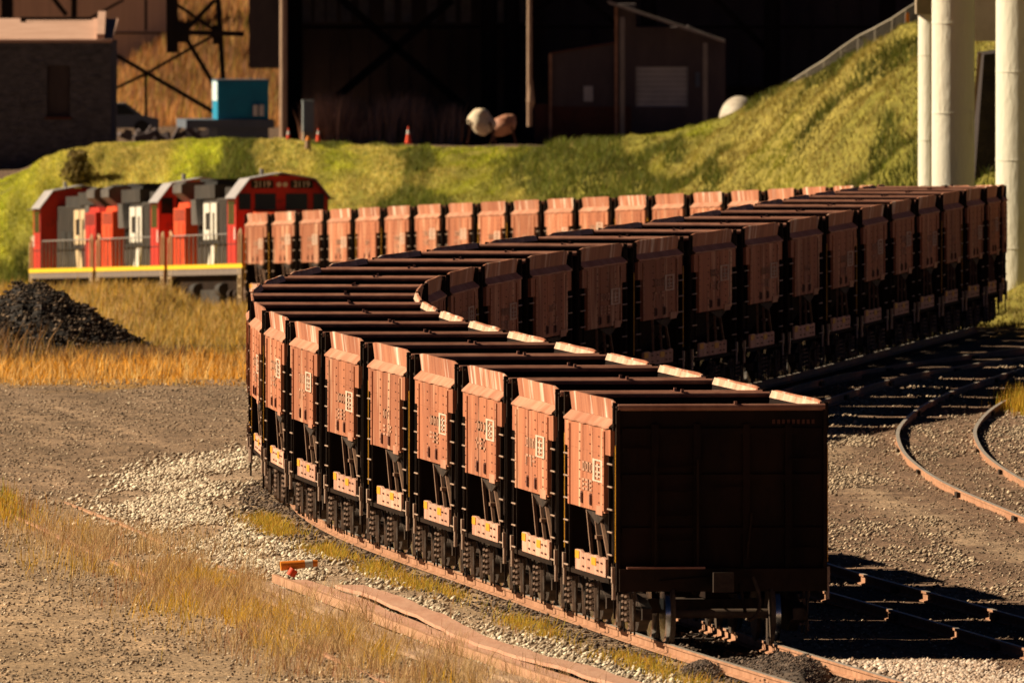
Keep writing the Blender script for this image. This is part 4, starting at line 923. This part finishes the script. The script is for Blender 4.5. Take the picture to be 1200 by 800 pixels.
def loading_shed():
    D = 868; r = empty('loading_shed', (X_(770,D), D, -1.4), 0, 'shaded loading shed with a sloping canopy and grey roller door', 'shed'); o = Vector((X_(770,D), D, -1.4))
    g = lambda px,py: (X_(px,D)-o.x, Z_(py,D)-o.z)
    xl,zt = g(645,60); xr,_ = g(860,0)
    mb = MB(); a = g(645,62); b = g(722,48); c = g(722,5); e = g(850,50)
    mb.prism([(a[0],-.5),(g(745,0)[0],-.5),(g(745,0)[0],c[1]),(b[0],c[1]),(b[0],b[1]),(a[0],a[1])],'y',0,5,0)
    dx0,dz0 = g(745,125); dx1,dz1 = g(806,78)
    mb.prism([(dx1,-.5),(e[0],-.5),(e[0],e[1]),(dx1,g(0,30)[1])],'y',0,5,0); mb.box(dx0,dx1,0.01,5,-.5,dz0); mb.box(dx0,dx1,.01,5,dz1,g(0,32)[1])
    mb.build('wall', M['dock_wall'], r)
    mb = MB()
    for i in range(8): z0 = dz0+(dz1-dz0)*i/8; z1 = dz0+(dz1-dz0)*(i+1)/8-.02; mb.box(dx0,dx1,.12,.2,z0,z1)
    mb.build('roller_door', M['door_grey'], r)
    mb = MB(); p0 = g(712,4); p1 = g(849,50); mb.prism([(p0[0],p0[1]),(p1[0],p1[1]),(p1[0],p1[1]+.13),(p0[0],p0[1]+.13)],'y',-2.2,.2,0); mb.build('canopy', M['awning'], r)
    for px,t,b_ in ((729,20,120),(826,50,120)):
        mb = MB(); q = g(px,b_); t_ = g(px,t); mb.box(q[0]-.1,q[0]+.1,-2.1,-1.9,-.5,t_[1]); mb.build('canopy_post', M['awning'], r)
    mb = MB(); p0 = g(643,63); p1 = g(722,50); mb.bar((p0[0],-.1,p0[1]),(p1[0],-.1,p1[1]),.2,.08); mb.build('eave_trim', M['brown_metal'], r)
    for px,t in ((645,63),(722,8)):
        mb = MB(); q = g(px,t); mb.box(q[0]-.06,q[0]+.06,-.25,-.12,-.5,q[1]); mb.build('drain_pipe', M['rail_rust'], r)
    mb = MB(); q = g(626,122); q2 = g(645,160); mb.box(q[0],q2[0]-.08,-.05,.0-.002,-.5,q[1]); q3 = g(745,125); mb.box(q2[0]+.08,q3[0]-.2,-.06,-.003,-.5,q3[1]); mb.build('plinth', M['brown_metal'], r)
    mb = MB(); q = g(684,101); q2 = g(695,119); mb.box(q[0],q2[0],-.08,-.062+.0,q2[1],q[1]); mb.build('wall_notice', M['door_grey'], r)
    mb = MB(); q = g(815,85); q2 = g(820,102); mb.box(q[0],q2[0],-.05,-.002,q2[1],q[1]); mb.build('meter_box', M['bluegrey'], r)
loading_shed()
def blue_container():
    D = 800; p = P(285,160,D); r = empty('site_container', (p.x, D, p.z), math.radians(6), 'teal blue site container with two small white upright cylinders on its front', 'container')
    s = D/FPX; w = 60*s; z0 = 20*s; z1 = 65*s
    mb = MB(); mb.box(-w/2,w/2,0,2.4,z0,z1)
    x = -w/2+.05
    while x < w/2-.1: mb.box(x,x+.07,-.02,-.001,z0,z1-.02); x += .16
    b = mb.build('body', M['blue'], r)
    mb = MB(); mb.box(-w/2-.03,w/2+.03,-.03,2.43,z1,z1+.06); mb.build('roof', M['bluegrey'], b)
    mb = MB(); mb.box(-w/2-.02,-w/2-.002,.05,2.3,z0+.75,z1-.03); mb.build('side_panel', M['pale_blue'], b)  # thin sheet carrying the painted sunlight of the left side
    for u in (14,21):
        mb = MB(); mb.cyl((u*s,-.16,z0+4*s),(u*s,-.16,z0+17*s),3*s,14,0); mb.build('white_cylinder', M['white'], b)  # added, rounded so their left halves catch the sun as two bright bars
    mb = MB(); mb.box(-w/2-1.3,w/2+.2,-.2,4.3,z0-.35,z0-.01); mb.box(-w/2,w/2,0,4,-.2,z0-.352); mb.build('platform', M['bluegrey'], r)
blue_container()
def scrap_heap():
    p = P(190,162,815); mb = MB()
    for i in range(26):
        a = random.uniform(-1.6,1.6); b = random.uniform(0,2); h = random.uniform(.15,.55)
        mb.bar((a,b,0),(a+random.uniform(-.5,.9),b+random.uniform(-.3,.3),h),random.uniform(.1,.35),random.uniform(.1,.3))
    o = mb.build('scrap_heap', M['dock_wall'], None, (p.x, 815, p.z-.05)); tag(o, 'low black heap of scrap left of the blue container', 'scrap heap')
scrap_heap()
def parked_car():
    D = 850; p = P(128,158,D); r = empty('parked_car', (p.x, D, p.z), math.radians(4), 'dark car roof showing behind the stone building corner', 'car')
    mb = MB(); mb.prism([(-2.1,.3),(-2.1,.75),(-1.3,.85),(-.7,1.35),(.7,1.38),(1.4,.85),(2.1,.7),(2.1,.3)],'y',-.8,.8,0); b = mb.build('body', M['bluegrey'], r)
    mb = MB(); mb.prism([(-1.15,.88),(-.65,1.28),(.6,1.3),(1.15,.88)],'y',-.82,-.801,0); mb.build('side_window', M['glass'], b)
    for x in (-1.35,1.35):
        mb = MB(); mb.cyl((x,-.82,.32),(x,-.6,.32),.32,16); mb.build('wheel', M['loco_dark'], r)
parked_car()
def cabinet():
    D = 770; p = P(361.5,156,D); s = D/FPX; r = empty('utility_cabinet', (p.x, D, p.z), .1, 'tall grey utility cabinet between the left two traffic cones', 'cabinet')
    mb = MB(); mb.box(-6.5*s,6.5*s,0,.4,.05,37*s); mb.box(-7*s,7*s,-.03,.43,37*s,38.5*s); mb.build('body', M['cabinet'], r)
    mb = MB(); mb.box(-5*s,5*s,-.03,-.002,.15,34*s); mb.build('door', M['cabinet'], r)
    mb = MB(); mb.box(-6*s,6*s,-.02,.42,-.3,.048); mb.build('base', M['concrete_dark'], r)
cabinet()
def cone(px, py, h, lab):
    D = 742; p = P(px,py,D); s = D/FPX; hh = h*s
    r = empty('traffic_cone', (p.x, D, p.z-.06), 0, lab, 'traffic cone', 'traffic cones along the top of the bank')
    mb = MB(); w = hh*.25; mb.box(-w,w,-w,w,0,.04,0); mb.build('base', M['cone'], r)
    mb = MB(); mb.cyl((0,0,.04),(0,0,hh*.55),w*.75,14,0,r2=w*.42); mb.cyl((0,0,hh*.55),(0,0,hh*.8),w*.42,14,1,r2=w*.25); mb.cyl((0,0,hh*.8),(0,0,hh),w*.25,14,0,r2=w*.12); mb.build('body', [M['cone'], M['white']], r)
cone(338,166,18,'traffic cone left of the grey cabinet'); cone(373,165,17,'traffic cone just right of the grey cabinet'); cone(478.5,167,21,'traffic cone standing alone right of the others')
def hydrant():
    D = 722; p = P(361,182,D); s = D/FPX; r = empty('marker_post', (p.x, D, p.z-.05), 0, 'short brown marker post with a yellow top on the bank', 'post')
    mb = MB(); mb.cyl((0,0,-.1),(0,0,19*s),3.6*s,12); mb.build('shaft', M['post_wood'], r)
    mb = MB(); mb.cyl((0,0,19*s),(0,0,24*s),3.2*s,12,0,r2=2.0*s); mb.build('cap', M['orange'], r)
hydrant()
def tank(px, py, rx, rz, lab, tilt, D=798, mt='tank'):
    s = D/FPX; p = P(px,166,D); zc = (166-py)*s; r = empty('portable_tank', (p.x, D, p.z), 0, lab, 'tank', 'pale tanks on thin legs')
    mb = MB(); n, m_ = 20, 12; vs = []; fs = []
    for j in range(m_+1):
        ph = math.pi*j/m_
        for i in range(n):
            a = 2*math.pi*i/n; zz = math.cos(ph); rr = math.sin(ph)**.8*(1-.22*(zz < 0)*(-zz)); xx_ = rr*math.cos(a)*rx*s+tilt*zz*rz*s; lump = 1+.45*(float(fbm(np.array(a*1.2+px), np.array(zz*2.+px)))-.5)*2*math.sin(ph); vs.append((xx_*lump, rr*math.sin(a)*rx*s*lump, zc+zz*rz*s*lump))
    for j in range(m_):
        for i in range(n): fs.append((j*n+i, j*n+(i+1)%n, (j+1)*n+(i+1)%n, (j+1)*n+i))
    mb.add(vs, fs, 0, True); mb.build('body', M[mt], r)
    for a,b in ((-1,-1),(1,-1),(-1,1),(1,1)):
        mb = MB(); mb.bar((a*rx*s*.7,b*rx*s*.6,zc),(a*rx*s*1.15,b*rx*s*.9,-.1),.09,.09); mb.build('leg', M['leg_brown'], r)
tank(564,143,15,16,'larger pale tank on thin legs in front of the dock',-.12); tank(590,147,13,13,'smaller cone shaped rusty tank, right one of the pair',.45,804,'rusty_ledge')
mb = MB()
for a in (0,8,): mb.bar((a*.035,0,0),(a*.035+.03,0,.9),.06,.06)
mb.bar((0,0,.75),(.3,0,.85),.06,.06)
pz = P(541,166,790); tag(mb.build('trestle_stand', M['leg_brown'], None, (pz.x, 790, pz.z)), 'small brown stand left of the pale tanks', 'stand')
def culvert():
    D = 760; s = D/FPX; p = P(866,145,D); r = empty('domed_tank', (p.x, D, p.z), 0, 'pale domed tank half hidden behind the grassy hill', 'tank')
    mb = MB(); n, m_ = 28, 10; vs = []; fs = []; R_ = 24*s
    for j in range(m_+1):
        ph = math.pi/2*j/m_
        for i in range(n): a = 2*math.pi*i/n; vs.append((R_*math.cos(a)*math.cos(ph), 1.6*R_*math.sin(a)*math.cos(ph), R_*1.35*math.sin(ph)**.9))
    for j in range(m_):
        for i in range(n): fs.append((j*n+i, j*n+(i+1)%n, (j+1)*n+(i+1)%n, (j+1)*n+i))
    mb.add(vs, fs, 0, True); mb.build('dome', M['culvert'], r)
    mb = MB(); mb.cyl((0,0,-.9),(0,0,.0),R_*.98,24,0); mb.build('base', M['concrete_dark'], r)
culvert()
def fence():
    r = empty('chain_link_fence', (0,0,0), 0, 'chain link fence climbing the right hill crest', 'fence'); pts_ = []
    for px in (925,945,965,985,1005,1025,1045,1061,1078,1095):
        x = (px-600)*668/FPX; d_ = float(hill(np.array(x))[1])+1.5; x = (px-600)*d_/FPX; pts_.append(Vector((x, d_, float(TZ(x, d_)))))
    r.location = pts_[0]; o = Vector(pts_[0]); H_ = 1.0
    for i, p in enumerate(pts_):
        h = H_*(.15+.85*i/9) ; mb = MB(); mb.cyl(p-o-Vector((0,0,.3)), p-o+Vector((0,0,h)), .014, 6); mb.build('fence_post', M['fence'], r)
    mb = MB()
    for i in range(len(pts_)-1):
        h0 = H_*(.15+.85*i/9); h1 = H_*(.15+.85*(i+1)/9); a = pts_[i]-o; b = pts_[i+1]-o
        mb.cyl(a+Vector((0,0,h0)), b+Vector((0,0,h1)), .022, 6)
    mb.build('top_rail', M['fence'], r)
    mb = MB()
    for i in range(len(pts_)-1):
        h0 = H_*(.15+.85*i/9); h1 = H_*(.15+.85*(i+1)/9); a = pts_[i]-o; b = pts_[i+1]-o
        for k_ in range(-8, 16):
            for sgn in (1,-1):
                t0 = k_/8; t1 = t0+sgn*.6
                lo, hi = (t0, t1)
                def pt(t, v): return a.lerp(b, t)+Vector((0,0,v*(h0+(h1-h0)*t)))
                v0, v1 = 0., 1.
                if lo < 0: v0 = (0-lo)/(hi-lo) if hi > lo else 2; lo = 0
                elif lo > 1: v0 = (1-lo)/(hi-lo) if hi < lo else 2; lo = 1
                if hi > 1: v1 = (1-t0)/(t1-t0); hi = 1
                elif hi < 0: v1 = (0-t0)/(t1-t0); hi = 0
                if v0 >= v1 or v0 > 1 or v1 < 0: continue
                mb.bar(pt(lo,v0), pt(hi,v1), .003, .003)
    mb.build('mesh_panel', M['fence'], r)
    p = pts_[7]; mb = MB(); mb.box(-.05,.05,-.02,.02,-.1,.75); mb.box(-.07,.0,-.021,.021,.3,.7); tag(mb.build('orange_marker', M['orange'], None, (p.x+.05, p.y-1.0, p.z-.05)), 'bright orange marker strip by the fence near the columns', 'marker')
fence()
# ------------------------------------------------------------------ viaduct
def viaduct():
    root = empty('concrete_viaduct', (14.5, 620, 0), 0, 'tall pale concrete viaduct columns at the right edge', 'viaduct'); o = Vector(root.location)
    def col(px0, w, d, ztop):
        s = d/FPX; r = w*s/2; x = (px0+w/2-600)*s; mb = MB(); zb = float(TZ(x, d))-1
        mb.cyl(Vector((x,d,zb))-o, Vector((x,d,ztop))-o, r, 40, 0)
        zz = zb+1.9
        while zz < ztop-.1: mb.cyl(Vector((x,d,zz))-o, Vector((x,d,zz+.035))-o, r+.012, 40, 0); zz += 2.44
        mb.build('column', M['concrete'], root)
    col(1076,34,566,Z_(17,566)); col(1092,50,536,13.4); col(1167,60,545,13.4)
    d = 566; mb = MB(); x0 = (1073-600)*d/FPX; mb.box(x0-o.x,x0+8-o.x,d-1-o.y,d+1-o.y,Z_(16.5,d),13.4); mb.build('cap_beam', M['concrete_dark'], root)
    d = 549; mb = MB(); x0 = (1120-600)*d/FPX; mb.box(x0-o.x,x0+9-o.x,d-.5-o.y,d+.9-o.y,Z_(48,d),13.4); mb.build('cap_beam', M['concrete_dark'], root)
    mb = MB(); mb.box(11.0-o.x,24-o.x,505-o.y,725-o.y,13.41,15.2); mb.box(10.8-o.x,11.0-o.x,505-o.y,725-o.y,15.2,16.2); mb.build('deck', M['concrete_dark'], root)
viaduct()
def rock_face():
    D = 576; mb = MB(); x0 = (1140-600)*D/FPX; x1 = (1147-600)*D/FPX
    mb2 = []
    zt = Z_(60,D); zb = float(TZ(x0+1, D))-1
    mb.prism([(x0,zb),(x0+9,zb),(x0+9,zt+.3),(x0+1.1,zt),(x1+.15,zt-.1)],'y',D,D+8,0)
    o = mb.build('retaining_bank', M['rock'], None); tag(o, 'dark steep rock face between the two right hand columns', 'rock')
    mb = MB(); p = Vector((x0-.03,D-.15,Z_(150,D))); q = Vector((x1+.03,D-.15,Z_(62,D))); mb.bar(p,q,.1,.06); tag(mb.build('lit_edge_bar', M['post_wood'], None), 'thin pale bar added as the sunlit edge of the dark rock', 'pole')  # pale bar added to stand for light along the rock's edge
rock_face()
# bush on the bank at left, built from blades on stems
def find_d(px, py, d0=690, d1=745):
    for d in np.arange(d0, d1, .5):
        if YH+(HC-float(TZ((px-600)*d/FPX, d)))*FPX/d <= py: return float(d)
    return d1
def bush(px, py, D, w, h, n, lab):
    D = find_d(px, py); s = D/FPX; p = P(px,py,D); r = empty('bush', (p.x, D, float(TZ(p.x,D))), 0, lab, 'bush')
    mb = MB()
    for i in range(9):
        a = random.uniform(0,6.28); mb.bar((0,0,-.05),(math.cos(a)*w*s*.3,math.sin(a)*w*s*.3,h*s*random.uniform(.5,.9)),.03,.03)
    mb.build('stems', M['shrub'], r)
    t = RNG.random((n,3)); th = t[:,0]*6.28; rr = np.sqrt(t[:,1])*w*s*.5; zz = t[:,2]*h*s; rr *= (.55+.6*np.sin(np.clip(t[:,2]*1.1+.15,0,1)*3.14))*(.7+.6*vnoise(th*1.3,zz*4))
    x = rr*np.cos(th); y = rr*np.sin(th)
    c = pal(n, [(.26,.2,.06),(.34,.25,.1),(.16,.13,.05)], [2,2,2])
    sz = .06; A = RNG.normal(0,sz,(n,3,3)); V = np.stack([x,y,zz],1)[:,None,:]+A; F = np.arange(n*3).reshape(n,3)
    o = big_mesh('foliage', V.reshape(-1,3), F, M['grass'], np.repeat(c,3,0)); o.parent = r
bush(91,216,708,34,36,1500,'brownish bush on the green bank above the leading locomotive')
bush(372,168,728,16,9,400,'small dark tuft beside the brown marker post')
bush(1128,208,585,10,8,10,'x') if False else None
# ------------------------------------------------------------------ sky, sun, camera
EL, AZ = math.radians(33), 8.0          # sun stands left, a little beyond the scene
sundir = Vector((-math.cos(EL)*math.cos(math.radians(AZ)), math.cos(EL)*math.sin(math.radians(AZ)), math.sin(EL)))
w = bpy.data.worlds.new('World'); SC.world = w; w.use_nodes = True; nt = w.node_tree
sk = nt.nodes.new('ShaderNodeTexSky'); sk.sky_type = 'NISHITA'; sk.sun_disc = False; sk.sun_elevation = EL
sk.sun_rotation = math.atan2(sundir.x, sundir.y); sk.air_density = .05; sk.dust_density = .0; sk.ozone_density = 3.0
nt.links.new(sk.outputs[0], nt.nodes['Background'].inputs['Color']); nt.nodes['Background'].inputs['Strength'].default_value = .05
sl = bpy.data.lights.new('sun', 'SUN'); sl.energy = 5.0; sl.angle = math.radians(.5); sl.color = (1.0,.82,.56)
so = bpy.data.objects.new('sun', sl); COL.objects.link(so); so.rotation_euler = sundir.to_track_quat('Z','Y').to_euler(); so.location = (0,300,60)
cd = bpy.data.cameras.new('camera'); cd.sensor_width = 36; cd.lens = FPX/1200*36; cd.clip_start = 1; cd.clip_end = 6000
cd.dof.use_dof = True; cd.dof.focus_distance = 315; cd.dof.aperture_fstop = 7
co = bpy.data.objects.new('camera', cd); COL.objects.link(co); co.location = (0,0,HC); co.rotation_euler = (math.pi/2-math.atan((400-YH)/FPX), 0, 0)
SC.camera = co
SC.cycles.diffuse_bounces = 1
SC.view_settings.view_transform = 'Standard'; SC.view_settings.look = 'None'; SC.view_settings.exposure = .62; SC.view_settings.gamma = 1
